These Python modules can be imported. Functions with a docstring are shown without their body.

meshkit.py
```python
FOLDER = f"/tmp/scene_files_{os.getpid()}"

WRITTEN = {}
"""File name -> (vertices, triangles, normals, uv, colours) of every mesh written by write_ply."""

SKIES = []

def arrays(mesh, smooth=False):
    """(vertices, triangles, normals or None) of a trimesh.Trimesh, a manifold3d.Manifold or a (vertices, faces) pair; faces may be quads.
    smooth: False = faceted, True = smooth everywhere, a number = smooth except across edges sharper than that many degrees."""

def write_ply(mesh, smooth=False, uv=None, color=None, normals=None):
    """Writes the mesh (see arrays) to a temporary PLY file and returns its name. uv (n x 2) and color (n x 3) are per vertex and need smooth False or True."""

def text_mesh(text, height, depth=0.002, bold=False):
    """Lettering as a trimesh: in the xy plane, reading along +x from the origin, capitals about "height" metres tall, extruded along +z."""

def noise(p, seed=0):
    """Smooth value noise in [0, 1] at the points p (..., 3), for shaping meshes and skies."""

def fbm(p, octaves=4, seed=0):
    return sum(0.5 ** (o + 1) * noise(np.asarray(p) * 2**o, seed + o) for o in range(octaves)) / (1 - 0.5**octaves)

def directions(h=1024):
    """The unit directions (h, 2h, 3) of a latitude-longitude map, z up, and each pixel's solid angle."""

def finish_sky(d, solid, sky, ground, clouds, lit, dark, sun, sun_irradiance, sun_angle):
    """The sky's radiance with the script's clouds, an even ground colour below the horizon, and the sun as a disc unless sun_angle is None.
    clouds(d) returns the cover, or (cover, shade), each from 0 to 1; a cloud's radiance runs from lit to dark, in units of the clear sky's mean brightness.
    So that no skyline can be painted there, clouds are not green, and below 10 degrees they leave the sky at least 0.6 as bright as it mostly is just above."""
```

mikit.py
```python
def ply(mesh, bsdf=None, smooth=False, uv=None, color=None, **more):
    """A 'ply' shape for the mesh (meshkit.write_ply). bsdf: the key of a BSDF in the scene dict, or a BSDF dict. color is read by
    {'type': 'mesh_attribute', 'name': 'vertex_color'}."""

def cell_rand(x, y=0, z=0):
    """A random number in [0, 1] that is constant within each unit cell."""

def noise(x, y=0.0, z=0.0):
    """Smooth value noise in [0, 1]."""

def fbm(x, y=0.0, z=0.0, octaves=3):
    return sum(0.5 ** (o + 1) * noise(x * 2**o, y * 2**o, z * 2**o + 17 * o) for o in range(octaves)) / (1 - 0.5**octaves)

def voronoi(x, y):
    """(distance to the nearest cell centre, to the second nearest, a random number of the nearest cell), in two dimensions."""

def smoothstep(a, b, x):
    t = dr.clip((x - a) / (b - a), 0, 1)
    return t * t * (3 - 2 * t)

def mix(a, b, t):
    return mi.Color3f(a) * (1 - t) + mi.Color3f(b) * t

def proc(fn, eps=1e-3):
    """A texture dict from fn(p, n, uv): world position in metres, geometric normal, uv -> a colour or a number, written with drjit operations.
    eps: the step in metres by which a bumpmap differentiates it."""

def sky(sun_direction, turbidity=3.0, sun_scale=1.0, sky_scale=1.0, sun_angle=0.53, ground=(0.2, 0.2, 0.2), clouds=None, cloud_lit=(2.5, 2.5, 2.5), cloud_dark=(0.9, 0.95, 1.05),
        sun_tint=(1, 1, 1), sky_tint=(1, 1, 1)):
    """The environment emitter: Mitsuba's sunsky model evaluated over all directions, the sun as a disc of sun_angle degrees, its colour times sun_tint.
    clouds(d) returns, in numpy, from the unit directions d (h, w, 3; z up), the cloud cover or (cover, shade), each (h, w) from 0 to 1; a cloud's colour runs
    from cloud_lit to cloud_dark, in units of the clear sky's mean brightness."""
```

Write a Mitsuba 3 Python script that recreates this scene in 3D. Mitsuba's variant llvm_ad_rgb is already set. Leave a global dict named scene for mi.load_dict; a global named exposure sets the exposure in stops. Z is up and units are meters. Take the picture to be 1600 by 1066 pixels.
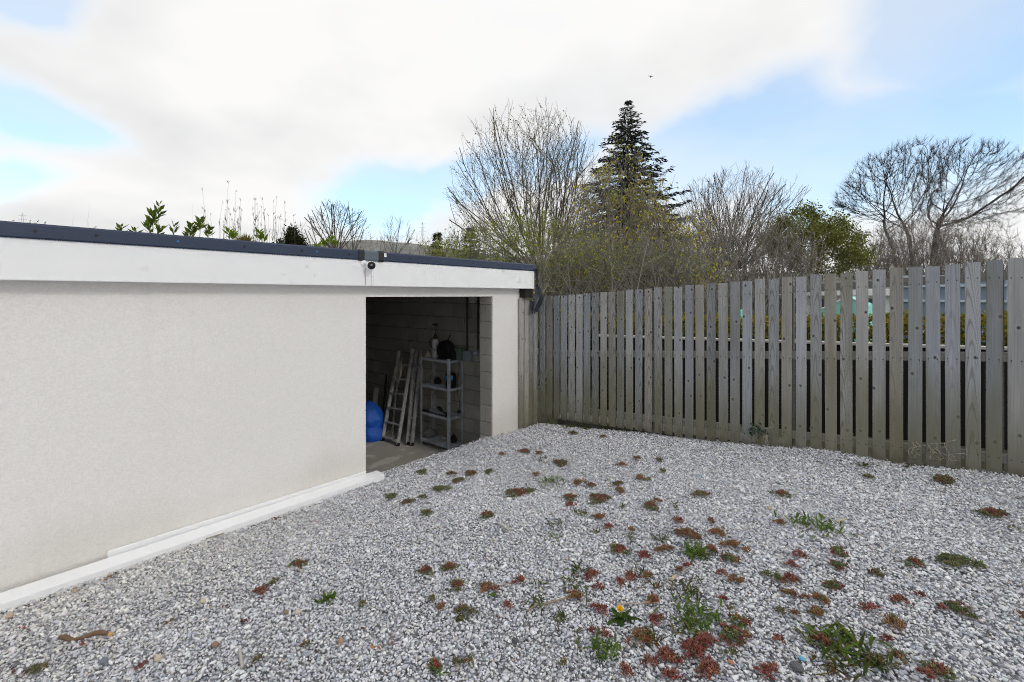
import math, random
import numpy as np, trimesh, manifold3d
from scipy.spatial import cKDTree, ConvexHull
import drjit as dr, mitsuba as mi, mikit, meshkit
from meshkit import fbm as nfbm, noise as nnoise

scene, labels = {}, {}
T = mi.ScalarTransform4f
# ------------------------------------------------------------------ camera, sky, exposure
# world: x runs out from the garage front, y runs along it towards the fence, z up
EYE = np.array([0.0, 0.0, 1.825])
FW = np.array([-0.6443, 0.7648, 0.0])
RT = np.array([0.7648, 0.6443, 0.0])
UP = np.array([0.0, 0.0, 1.0])
FPX, HZ = 730.0, 461.0
scene['camera'] = {'type': 'perspective', 'fov': math.degrees(2 * math.atan(800 / FPX)), 'fov_axis': 'x',
                   'principal_point_offset_y': (533 - HZ) / 1066.0, 'near_clip': 0.05, 'far_clip': 6000.0,
                   'to_world': T().look_at(origin=EYE.tolist(), target=(EYE + FW).tolist(), up=[0, 0, 1])}


def sm(a, b, x):
    t = np.clip((x - a) / (b - a), 0, 1)
    return t * t * (3 - 2 * t)


def clouds(d):
    az = np.degrees(np.arctan2(d @ RT, d @ FW))
    el = np.degrees(np.arcsin(np.clip(d[..., 2], -1, 1)))
    q = d / np.maximum(d[..., 2:3] + 0.25, 0.05)
    n1 = nfbm(q * np.array([1.5, 1.5, 0]) + 3.1, 6, 4)
    n2 = nfbm(q * np.array([4.0, 4.0, 0]) + 9.7, 5, 8)
    wob = (nfbm(d * 7.0 + 5.0, 5, 2) - 0.5)
    wob2 = (nfbm(d * 7.0 + 15.0, 5, 6) - 0.5)
    a, e = az + 9 * wob, el + 6 * wob2
    hole = 0
    # openings in the cloud deck: azimuth, elevation, half widths, strength, tilt
    for ca, ce, wa, we, s, k in ((-47, 25.0, 6, 4.0, 1.0, 0), (-46, 15.0, 5.0, 2.8, .85, 0), (-48.5, 9.2, 3.5, 1.8, .75, 0), (-14.5, 11.2, 7.6, 4.4, 1.05, .2), (-5.5, 13.6, 8, 3.2, 1.0, .25),
                                 (4, 15.5, 7, 3.0, .8, .3), (14, 12.5, 9, 4.0, .75, .15), (25, 16.5, 13, 6.5, 1.0, .25), (38, 14, 14, 7, .85, 0), (45, 24, 11, 11, .85, .1),
                                 (95, 30, 22, 14, .8, 0), (150, 40, 25, 16, .8, 0), (-110, 35, 22, 14, .8, 0), (-160, 25, 20, 10, .8, 0)):
        da = a - ca
        hole = np.maximum(hole, s * np.exp(-((da / wa) ** 2 + ((e - ce - k * da) / we) ** 2) ** 1.15))
    c = .86 + .55 * (n1 - .5) + .40 * (n2 - .5) - 1.0 * hole
    cover = sm(-.12, .80, c)
    cover = np.maximum(cover, .32 * sm(.25, .75, n1) + .22)
    cover = np.maximum(cover, .75 * sm(6, 1, el) * sm(.3, .65, n1 + .1))
    shade = np.clip(.42 + 2.4 * (nfbm(q * np.array([2.2, 2.2, 0]) + 40, 5, 12) - .5) + .5 * (c - .8), 0, 1) * sm(.3, .9, c)
    return cover, shade


scene['sky'] = mikit.sky([0.85, -0.10, 0.56], turbidity=3, sun_scale=0.17, sun_angle=12, sun_tint=(.86, 1.0, 1.30), sky_scale=1.0, clouds=clouds,
                         cloud_lit=(1.56, 1.55, 1.535), cloud_dark=(1.26, 1.265, 1.27), sky_tint=(1.74, 1.90, 1.86), ground=(.3, .3, .3))
exposure = 1.96

# ------------------------------------------------------------------ helpers
rng = np.random.default_rng(11)
random.seed(11)


def num(name):
    if name not in scene and name not in labels and not any(k.startswith(name + '__') for k in scene):
        return name
    i = 1
    while f'{name}_{i:03d}' in scene or f'{name}_{i:03d}' in labels or any(k.startswith(f'{name}_{i:03d}__') for k in scene):
        i += 1
    return f'{name}_{i:03d}'


_count = {}


def pnum(holder, name):
    k = f'{holder}__{name}'
    i = _count.get(k, 0)
    _count[k] = i + 1
    return k if i == 0 else f'{k}_{i:03d}'


def put(key, mesh, bsdf, smooth=False, **kw):
    scene[key] = mikit.ply(mesh, bsdf, smooth, **kw)
    return key


def part(holder, name, mesh, bsdf, smooth=False, **kw):
    return put(pnum(holder, name), mesh, bsdf, smooth, **kw)


def tag(key, label, cat=None, group=None, kind=None):
    d = {'label': label}
    if cat: d['category'] = cat
    if group: d['group'] = group
    if kind: d['kind'] = kind
    labels[key] = d
    return key


def ray(px, py):
    return FW + (px - 800) / FPX * RT - (py - HZ) / FPX * UP


def at_z(px, py, z):
    d = ray(px, py)
    return EYE + d * ((z - EYE[2]) / d[2])


def at_x(px, py, x):
    d = ray(px, py)
    return EYE + d * (x / d[0])


def at_y(px, py, y):
    d = ray(px, py)
    return EYE + d * (y / d[1])


def at_d(px, py, Z):
    return EYE + ray(px, py) * Z


def box(x0, x1, y0, y1, z0, z1):
    m = trimesh.creation.box(extents=[abs(x1 - x0), abs(y1 - y0), abs(z1 - z0)])
    m.apply_translation([(x0 + x1) / 2, (y0 + y1) / 2, (z0 + z1) / 2])
    return m


def cat(ms):
    return trimesh.util.concatenate(ms)


def rbox(x0, x1, y0, y1, z0, z1, c=.004):
    """box with chamfered edges: hull of 24 points"""
    pts = []
    X, Y, Z = sorted((x0, x1)), sorted((y0, y1)), sorted((z0, z1))
    c = min(c, (X[1] - X[0]) * .4, (Y[1] - Y[0]) * .4, (Z[1] - Z[0]) * .4)
    for i in (0, 1):
        for j in (0, 1):
            for k in (0, 1):
                sx, sy, sz = (1 - 2 * i) * c, (1 - 2 * j) * c, (1 - 2 * k) * c
                p = np.array([X[i], Y[j], Z[k]])
                pts += [p + [0, sy, sz], p + [sx, 0, sz], p + [sx, sy, 0]]
    return trimesh.convex.convex_hull(np.array(pts))


def unite(ms):
    mm = [manifold3d.Manifold(manifold3d.Mesh(np.asarray(m.vertices, np.float32), np.asarray(m.faces, np.uint32))) for m in ms]
    r = mm[0]
    for q in mm[1:]: r = r + q
    return r


def sweep(path, radii, sides=8, cap=True):
    P = np.asarray(path, float)
    n = len(P)
    R = np.broadcast_to(np.asarray(radii, float), (n,))
    tang = np.gradient(P, axis=0)
    tang /= np.linalg.norm(tang, axis=1, keepdims=True) + 1e-12
    ref = np.array([0, 0, 1.0]) if abs(tang[0][2]) < .9 else np.array([1.0, 0, 0])
    V = []
    a = np.arange(sides) * 2 * np.pi / sides
    u = np.cross(tang[0], ref); u /= np.linalg.norm(u)
    for i in range(n):
        u = u - tang[i] * (u @ tang[i]); u /= np.linalg.norm(u) + 1e-12
        w = np.cross(tang[i], u)
        V.append(P[i] + R[i] * (np.cos(a)[:, None] * u + np.sin(a)[:, None] * w))
    V = np.vstack(V)
    F = []
    for i in range(n - 1):
        for j in range(sides):
            A, B = i * sides + j, i * sides + (j + 1) % sides
            F += [[A, B, B + sides], [A, B + sides, A + sides]]
    if cap:
        V = np.vstack([V, P[0], P[-1]])
        k = len(V)
        for j in range(sides):
            F.append([k - 2, (j + 1) % sides, j])
            F.append([k - 1, (n - 1) * sides + j, (n - 1) * sides + (j + 1) % sides])
    return trimesh.Trimesh(V, np.array(F), process=False)


def cyl(p0, p1, r, sides=16):
    return sweep([p0, p1], r, sides)


def bar(p0, p1, w, t, side):
    """flat bar from p0 to p1, width w along 'side', thickness t across"""
    p0, p1, s = np.asarray(p0, float), np.asarray(p1, float), np.asarray(side, float)
    d = (p1 - p0) / np.linalg.norm(p1 - p0)
    s = s - d * (s @ d); s /= np.linalg.norm(s)
    n = np.cross(d, s)
    pts = [p + a * s * w / 2 + b * n * t / 2 for p in (p0, p1) for a in (-1, 1) for b in (-1, 1)]
    return trimesh.convex.convex_hull(np.array(pts))


def tubes(P0, P1, R0, R1):
    """many three-sided twigs as one (v, f)"""
    P0, P1, R0, R1 = (np.asarray(x, float) for x in (P0, P1, R0, R1))
    d = P1 - P0
    d /= np.linalg.norm(d, axis=1, keepdims=True) + 1e-12
    ref = np.where(np.abs(d[:, 2:3]) < .9, [[0, 0, 1.0]], [[1.0, 0, 0]])
    u = np.cross(d, ref); u /= np.linalg.norm(u, axis=1, keepdims=True) + 1e-12
    w = np.cross(d, u)
    V = np.empty((len(P0), 6, 3))
    for k in range(3):
        a = 2 * np.pi * k / 3
        o = math.cos(a) * u + math.sin(a) * w
        V[:, k] = P0 + o * R0[:, None]
        V[:, 3 + k] = P1 + o * R1[:, None]
    f = np.array([[0, 1, 4], [0, 4, 3], [1, 2, 5], [1, 5, 4], [2, 0, 3], [2, 3, 5]])
    F = (f[None] + 6 * np.arange(len(P0))[:, None, None]).reshape(-1, 3)
    return V.reshape(-1, 3), F


def rand_dirs(n, r=rng):
    v = r.normal(size=(n, 3))
    return v / (np.linalg.norm(v, axis=1, keepdims=True) + 1e-9)


def leaf_quads(C, size, r=rng, long=1.6, dirs=None):
    """a pointed leaf (two triangles, folded along the rib) at every centre"""
    n = len(C)
    size = np.broadcast_to(np.asarray(size, float), (n,))[:, None]
    d = rand_dirs(n, r) if dirs is None else dirs
    s = np.cross(d, rand_dirs(n, r)); s /= np.linalg.norm(s, axis=1, keepdims=True) + 1e-9
    nn = np.cross(d, s)
    V = np.stack([C, C + d * size * long * .45 + s * size * .45 + nn * size * .12, C + d * size * long, C + d * size * long * .45 - s * size * .45 + nn * size * .12], 1)
    f = np.array([[0, 1, 2], [0, 2, 3]])
    F = (f[None] + 4 * np.arange(n)[:, None, None]).reshape(-1, 3)
    return V.reshape(-1, 3), F


def vary(base, n, reps, r=rng, amp=.25, hue=.08):
    """one colour per piece, repeated for its vertices"""
    c = np.asarray(base, float)
    c = c[None] * (1 + r.normal(0, amp, (n, 1))) * (1 + r.normal(0, hue, (n, 3)))
    return np.repeat(np.clip(c, .005, .9), reps, axis=0)


def join(vfcs):
    V, F, C, k = [], [], [], 0
    for v, f, c in vfcs:
        V.append(v); F.append(f + k); C.append(c); k += len(v)
    return np.vstack(V), np.vstack(F), np.vstack(C)


def cput(key, vfc, bsdf, smooth=False):
    v, f, c = vfc
    scene[key] = mikit.ply((v, f), bsdf, smooth, color=c)
    return key


def tri_vc(mesh, col):
    m = trimesh.Trimesh(np.asarray(mesh.vertices), np.asarray(mesh.faces), process=False)
    return np.array(m.vertices), np.array(m.faces), np.tile(np.asarray(col, float), (len(m.vertices), 1))


# ------------------------------------------------------------------ materials
P = mikit.proc
N, FB, SS, MIX, VOR, CR = mikit.noise, mikit.fbm, mikit.smoothstep, mikit.mix, mikit.voronoi, mikit.cell_rand


def prin(col, rough=.6, **kw):
    c = {'type': 'rgb', 'value': list(col)} if not isinstance(col, dict) else col
    return {'type': 'twosided', 'bsdf': {'type': 'principled', 'base_color': c, 'roughness': rough, **kw}}


VC = {'type': 'mesh_attribute', 'name': 'vertex_color'}
scene['vc_matt'] = {'type': 'twosided', 'bsdf': {'type': 'diffuse', 'reflectance': VC}}
scene['vc_satin'] = prin(VC, .5)
scene['vc_leaf'] = {'type': 'principledthin', 'base_color': VC, 'roughness': .5, 'diff_trans': .7}


def wall_col(p, n, uv):
    blot = FB(p.y * 1.3, p.z * 1.3 + 4, p.x, 4)
    fine = N(p.y * 130, p.z * 130, p.x * 130)
    base = MIX((.815, .795, .77), (.86, .845, .825), blot) * (.94 + .12 * fine)
    damp = SS(.45, .0, p.z + .25 * (FB(p.y * 2.2, p.z * .7, 2.0, 4) - .5)) * .30
    streak = SS(.60, .85, FB(p.y * 9, p.z * .35, 7.0, 3)) * .05
    return MIX(base, mi.Color3f(.45, .40, .32), dr.clip(damp + streak, 0, 1))


def wall_bump(p, n, uv):
    return N(p.y * 110, p.z * 110, p.x * 110) * .6 + N(p.y * 260, p.z * 260, p.x * 90) * .4


scene['render_coat'] = {'type': 'twosided', 'bsdf': {'type': 'bumpmap', 'arbitrary': P(wall_bump, 1e-3), 'scale': .0055,
                        'bsdf': {'type': 'diffuse', 'reflectance': P(wall_col)}}}


def fascia_col(p, n, uv):
    dirt = FB(p.y * 3, p.z * 5, p.x, 4)
    st = dr.exp(-dr.square((p.y - 2.655) / .0035)) * SS(1.90, 1.93, p.z) * SS(2.09, 2.05, p.z)
    st2 = dr.exp(-dr.square((p.y - 2.678) / .0025)) * SS(1.90, 1.93, p.z) * SS(2.05, 2.0, p.z) * .5
    spot = SS(.77, .85, N(p.y * 14, p.z * 14, 3.3)) * SS(.6, .8, N(p.y * 2.0, p.z * 3, 8.1)) * .18
    return MIX(MIX((.86, .865, .875), (.82, .825, .835), dirt), (.25, .2, .15), dr.clip(st * .8 + st2 + spot, 0, 1))


scene['white_plastic'] = prin(P(fascia_col), .38)


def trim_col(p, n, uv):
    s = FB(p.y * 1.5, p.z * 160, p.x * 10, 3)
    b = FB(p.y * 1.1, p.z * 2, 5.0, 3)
    return MIX((.016, .026, .058), (.036, .056, .105), dr.clip(s * .8 + .6 * (b - .4), 0, 1))  # black plastic, with the blue sky reflection mixed in as navy


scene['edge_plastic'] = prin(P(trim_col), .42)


def block_col(p, n, uv):
    c = FB(p.x * 2 + p.y * 2, p.z * 2, 1.0, 3)
    f = N(p.x * 90, p.y * 90, p.z * 90)
    g = CR(dr.floor((p.x + .3 * CR(dr.floor((p.z + .56) / .225), 3)) / .45), dr.floor((p.z + .56) / .225), dr.floor(p.y * 5))
    b = MIX((.29, .28, .245), (.44, .425, .375), c * .6 + .4 * g) * (.85 + .3 * f)
    return MIX(b, mi.Color3f(.62, .61, .58), SS(.60, .78, FB(p.x * 3.1, p.z * 3.0, p.y, 4)) * .35)


scene['concrete_block'] = {'type': 'twosided', 'bsdf': {'type': 'bumpmap', 'arbitrary': P(lambda p, n, uv: N(p.x * 150, p.y * 150, p.z * 150)), 'scale': .003,
                           'bsdf': {'type': 'diffuse', 'reflectance': P(block_col)}}}
scene['mortar'] = prin(P(lambda p, n, uv: MIX((.12, .115, .10), (.20, .19, .17), FB(p.x * 20, p.y * 20, p.z * 20))), .9)


def floor_col(p, n, uv):
    b = MIX((.35, .335, .30), (.48, .46, .42), FB(p.x * 2.2, p.y * 2.2, 1.0, 5))
    return MIX(b, mi.Color3f(.68, .67, .63), SS(.62, .75, FB(p.x * 5 + 3, p.y * 4, 2.0, 4)) * .6)


scene['floor_concrete'] = prin(P(floor_col), .85)


def wood_col(p, n, uv):
    i = dr.floor(uv.x)                      # board number; uv.x - i = place across the board, metres / 0.2
    u = (uv.x - i - .25) * .2               # metres from the middle
    v = uv.y                                # metres above the foot
    r1, r2, r3 = CR(i, 1), CR(i, 2), CR(i, 3)
    side = (CR(i, 9) - .5) * .07
    wander = (N(v * 1.1, i * 7.3, 2.0) - .5) * .05 + side
    q = u - wander
    # knots: warp the rings round a few spots
    kx, kz = (u + .06) / .12, v / .52
    kd = mi.Float(9.0)
    for k in range(4):
        kv = .18 + .48 * k + .34 * CR(i, 20 + k)
        ku = (CR(i, 30 + k) - .5) * .075
        on = dr.select(CR(i, 40 + k) > .25, 0.0, 1.0)
        kd = dr.minimum(kd, dr.sqrt(dr.square((u - ku)) + dr.square((v - kv) * .8)) + on)
    swirl = .02 * dr.exp(-dr.square(kd / .03))
    ring = dr.abs(q) + swirl
    g = dr.sin((dr.square(ring) * 2600 + (v + .3 * r1) * (6 + 8 * r2) + 3.0 * N(v * 3, u * 16, i)) * 2.2) * .5 + .5
    fine = FB(u * 340, v * 3.2, i * 3.7, 3)
    blot = FB(u * 12, v * 1.7, i * 5.1, 4)
    base = MIX((.17, .168, .165), (.40, .395, .40), dr.clip(.36 + .60 * (blot - .35) + .60 * (CR(i, 5) - .5), 0, 1))
    base = base * MIX((.90, .97, 1.06), (1.03, .98, .88), r3)
    base = base * (1 - .50 * SS(.72, 1.0, g) * SS(.25, 1.0, r2)) * (.62 + .76 * fine)
    base = MIX(base, mi.Color3f(.035, .03, .028), SS(.0140, .0075, kd) * .92)
    base = MIX(base, mi.Color3f(.47, .46, .46), SS(.034, .024, kd) * SS(.0145, .019, kd) * .10)
    green = SS(1.0, .05, v + .8 * (FB(u * 9, v * 2.5, i * 2.2, 4) - .5) + .5 * (CR(i, 6) - .5)) * .72  # algae green, stretched upward so its colour also stands in for lower shade
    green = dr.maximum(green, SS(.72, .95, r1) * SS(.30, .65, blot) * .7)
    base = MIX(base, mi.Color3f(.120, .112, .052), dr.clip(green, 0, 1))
    foot_dark = SS(.10, .0, v + .1 * (N(u * 30, v * 9, i) - .5)) * .5  # darker brown towards the board foot
    base = MIX(base, mi.Color3f(.07, .06, .04), foot_dark)
    # nail heads, two at each of the three rails
    nd = mi.Float(9.0)
    for nv in (.145, .96, 1.64):
        for nu in (-.028, .030):
            nd = dr.minimum(nd, dr.sqrt(dr.square(u - nu - .006 * (r3 - .5)) + dr.square((v - nv - .03 * (r2 - .5)) * .75)))
    run = dr.exp(-dr.square(dr.abs(dr.abs(u) - .029) / .0035)) * SS(.0, .012, .96 - v) * SS(.88, .95, v) * .35
    base = MIX(base, mi.Color3f(.035, .03, .03), dr.clip(SS(.0065, .0035, nd) * .85 + run, 0, 1))
    return base


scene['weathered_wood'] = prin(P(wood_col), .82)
scene['rail_wood'] = prin(P(lambda p, n, uv: MIX(MIX((.15, .145, .13), (.24, .235, .21), FB(p.x * 3, p.y * 60, p.z * 60, 3)), mi.Color3f(.13, .17, .04), SS(.5, .75, FB(p.x * 3, p.y * 5, 1.0)) * .6 * SS(.9, .3, p.z))), .85)


def ground_col(p, n, uv):
    stone = MIX((.20, .20, .205), (.60, .60, .62), VOR(p.x * 45, p.y * 45)[2]) * (.4 + .6 * SS(.05, .2, VOR(p.x * 45, p.y * 45)[1] - VOR(p.x * 45, p.y * 45)[0]))
    soil = MIX((.045, .04, .03), (.09, .085, .05), FB(p.x * 4, p.y * 4, 1.0, 4))
    grass = MIX((.05, .08, .025), (.08, .11, .04), FB(p.x * .4, p.y * .4, 3.0, 4))
    far = SS(7.5, 9.0, p.y + 1.0 * (FB(p.x, p.y, 0.0) - .5))
    yard = SS(5.60, 5.52, p.y)
    return MIX(MIX(soil, grass, far), stone, yard)


scene['yard_ground'] = prin(P(ground_col), .95)
scene['hill_wood'] = prin(P(lambda p, n, uv: MIX((.10, .10, .095), (.19, .185, .17), FB(p.x * .02, p.y * .02, p.z * .03, 5))), 1.0)
scene['white_paint'] = prin((.80, .80, .80), .4)
scene['black_rubber'] = prin((.012, .012, .014), .5)
scene['membrane'] = prin((.020, .026, .036), .38)
scene['black_gloss'] = prin((.008, .008, .009), .15)
scene['black_plastic'] = prin((.015, .015, .016), .4)
scene['grey_steel'] = prin(P(lambda p, n, uv: MIX((.46, .50, .56), (.34, .34, .34), SS(.45, .8, FB(p.x * 12, p.y * 12, p.z * 12, 4)))), .5)
scene['aluminium'] = prin(P(lambda p, n, uv: MIX((.50, .50, .49), (.34, .335, .32), SS(.4, .75, FB(p.x * 9, p.y * 9, p.z * 14, 4)))), .42, metallic=.25)
scene['dusty_wood'] = prin(P(lambda p, n, uv: MIX((.30, .27, .22), (.44, .41, .35), FB(p.x * 30, p.y * 30, p.z * 3, 4))), .8)
scene['blue_sheet'] = prin((.012, .11, .55), .6)
scene['grey_plastic'] = prin((.24, .28, .34), .5)
scene['pale_plastic'] = prin((.62, .62, .60), .45)
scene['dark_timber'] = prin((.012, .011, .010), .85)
scene['blue_label'] = prin((.05, .33, .72), .4)
scene['tent_fabric'] = prin((.22, .58, .50), .7)
scene['window_dark'] = prin((.07, .10, .15), .15)
scene['pale_frame'] = prin((.45, .52, .60), .5)
scene['orange_brick'] = prin((.38, .24, .17), .85)
scene['red_paint'] = prin((.25, .04, .03), .6)

# ------------------------------------------------------------------ ground and gravel
WX, DOOR0, DOOR1, WEND = -4.20, 2.677, 4.577, 5.147    # garage front, its doorway, its end
FY = 5.563                                             # fence face


def gz(x, y):
    x, y = np.asarray(x, float), np.asarray(y, float)
    z0 = np.interp(y, [-6, .2, 2.7, 4.6, 5.15, 6], [-.03, -.030, -.050, -.058, -.076, -.082])
    xr = np.clip(x + 4.2, 0, 60)
    z = z0 + .090 * np.minimum(xr, 6.5) + .02 * np.maximum(xr - 6.5, 0)
    z = z + .035 * np.exp(-((x + .62) / .5) ** 2 - ((y - 5.5) / .30) ** 2) - .02 * np.exp(-((x + .12) / .22) ** 2 - ((y - 5.5) / .30) ** 2)
    p = np.stack([x * 1.7, y * 1.7, 0 * x], -1)
    fade = np.clip((x + 4.2) / .4, 0, 1)
    return z + .045 * fade * (nfbm(p, 3, 5) - .5)


def build_ground():
    xs = np.unique(np.concatenate([np.linspace(-900, -30, 12), np.linspace(-30, -9.5, 8), [-4.36, -4.30], np.arange(-4.25, 2.6, .09), np.linspace(2.6, 30, 20), np.linspace(30, 900, 12)]))
    ys = np.unique(np.concatenate([np.linspace(-900, -30, 10), np.linspace(-30, -3, 12), np.arange(-2.9, 5.62, .09), np.linspace(5.7, 40, 40), np.linspace(40, 900, 14)]))
    X, Y = np.meshgrid(xs, ys, indexing='ij')
    Z = gz(X, Y) - .022
    Z = np.where(Y > FY + .04, Z - .05, Z)
    Z = np.where((X < -4.28) & (Y < 5.24), -.80, Z)
    Z = np.where((X < -4.28) & (Y >= 5.24), -.12, Z)
    n, m = X.shape
    idx = np.arange(n * m).reshape(n, m)
    q = np.stack([idx[:-1, :-1], idx[1:, :-1], idx[1:, 1:], idx[:-1, 1:]], -1).reshape(-1, 4)
    put('ground', (np.stack([X, Y, Z], -1).reshape(-1, 3), q), 'yard_ground')
    labels['ground'] = {'label': 'ground under the gravel yard and the gardens behind', 'kind': 'structure'}


build_ground()


def stone_shape(npts, r):
    while True:
        p = rand_dirs(npts, r) * r.uniform(.8, 1.1, (npts, 1)) * np.array([1.0, .74, .52])
        m = trimesh.convex.convex_hull(p)
        if m.volume > (.55 if npts > 8 else .32):
            return np.array(m.vertices), np.array(m.faces)


def in_view(x, y, z, pad):
    d = np.stack([x, y, z], -1) - EYE
    Z = d @ FW
    u = (d @ RT) / np.maximum(Z, .05) * FPX + 800
    v = -d[..., 2] / np.maximum(Z, .05) * FPX + HZ
    m = pad * FPX / np.maximum(Z, .3)
    return (Z > .4) & (u > -m) & (u < 1600 + m) & (v < 1066 + m)


PALETTE = np.array([[.63, .63, .63], [.71, .71, .70], [.57, .57, .59], [.48, .49, .525], [.36, .375, .41], [.74, .73, .695], [.61, .615, .64], [.52, .49, .44], [.18, .185, .205], [.46, .37, .29]])
PWEIGHT = np.array([.22, .17, .17, .13, .07, .09, .09, .035, .02, .005])


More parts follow.
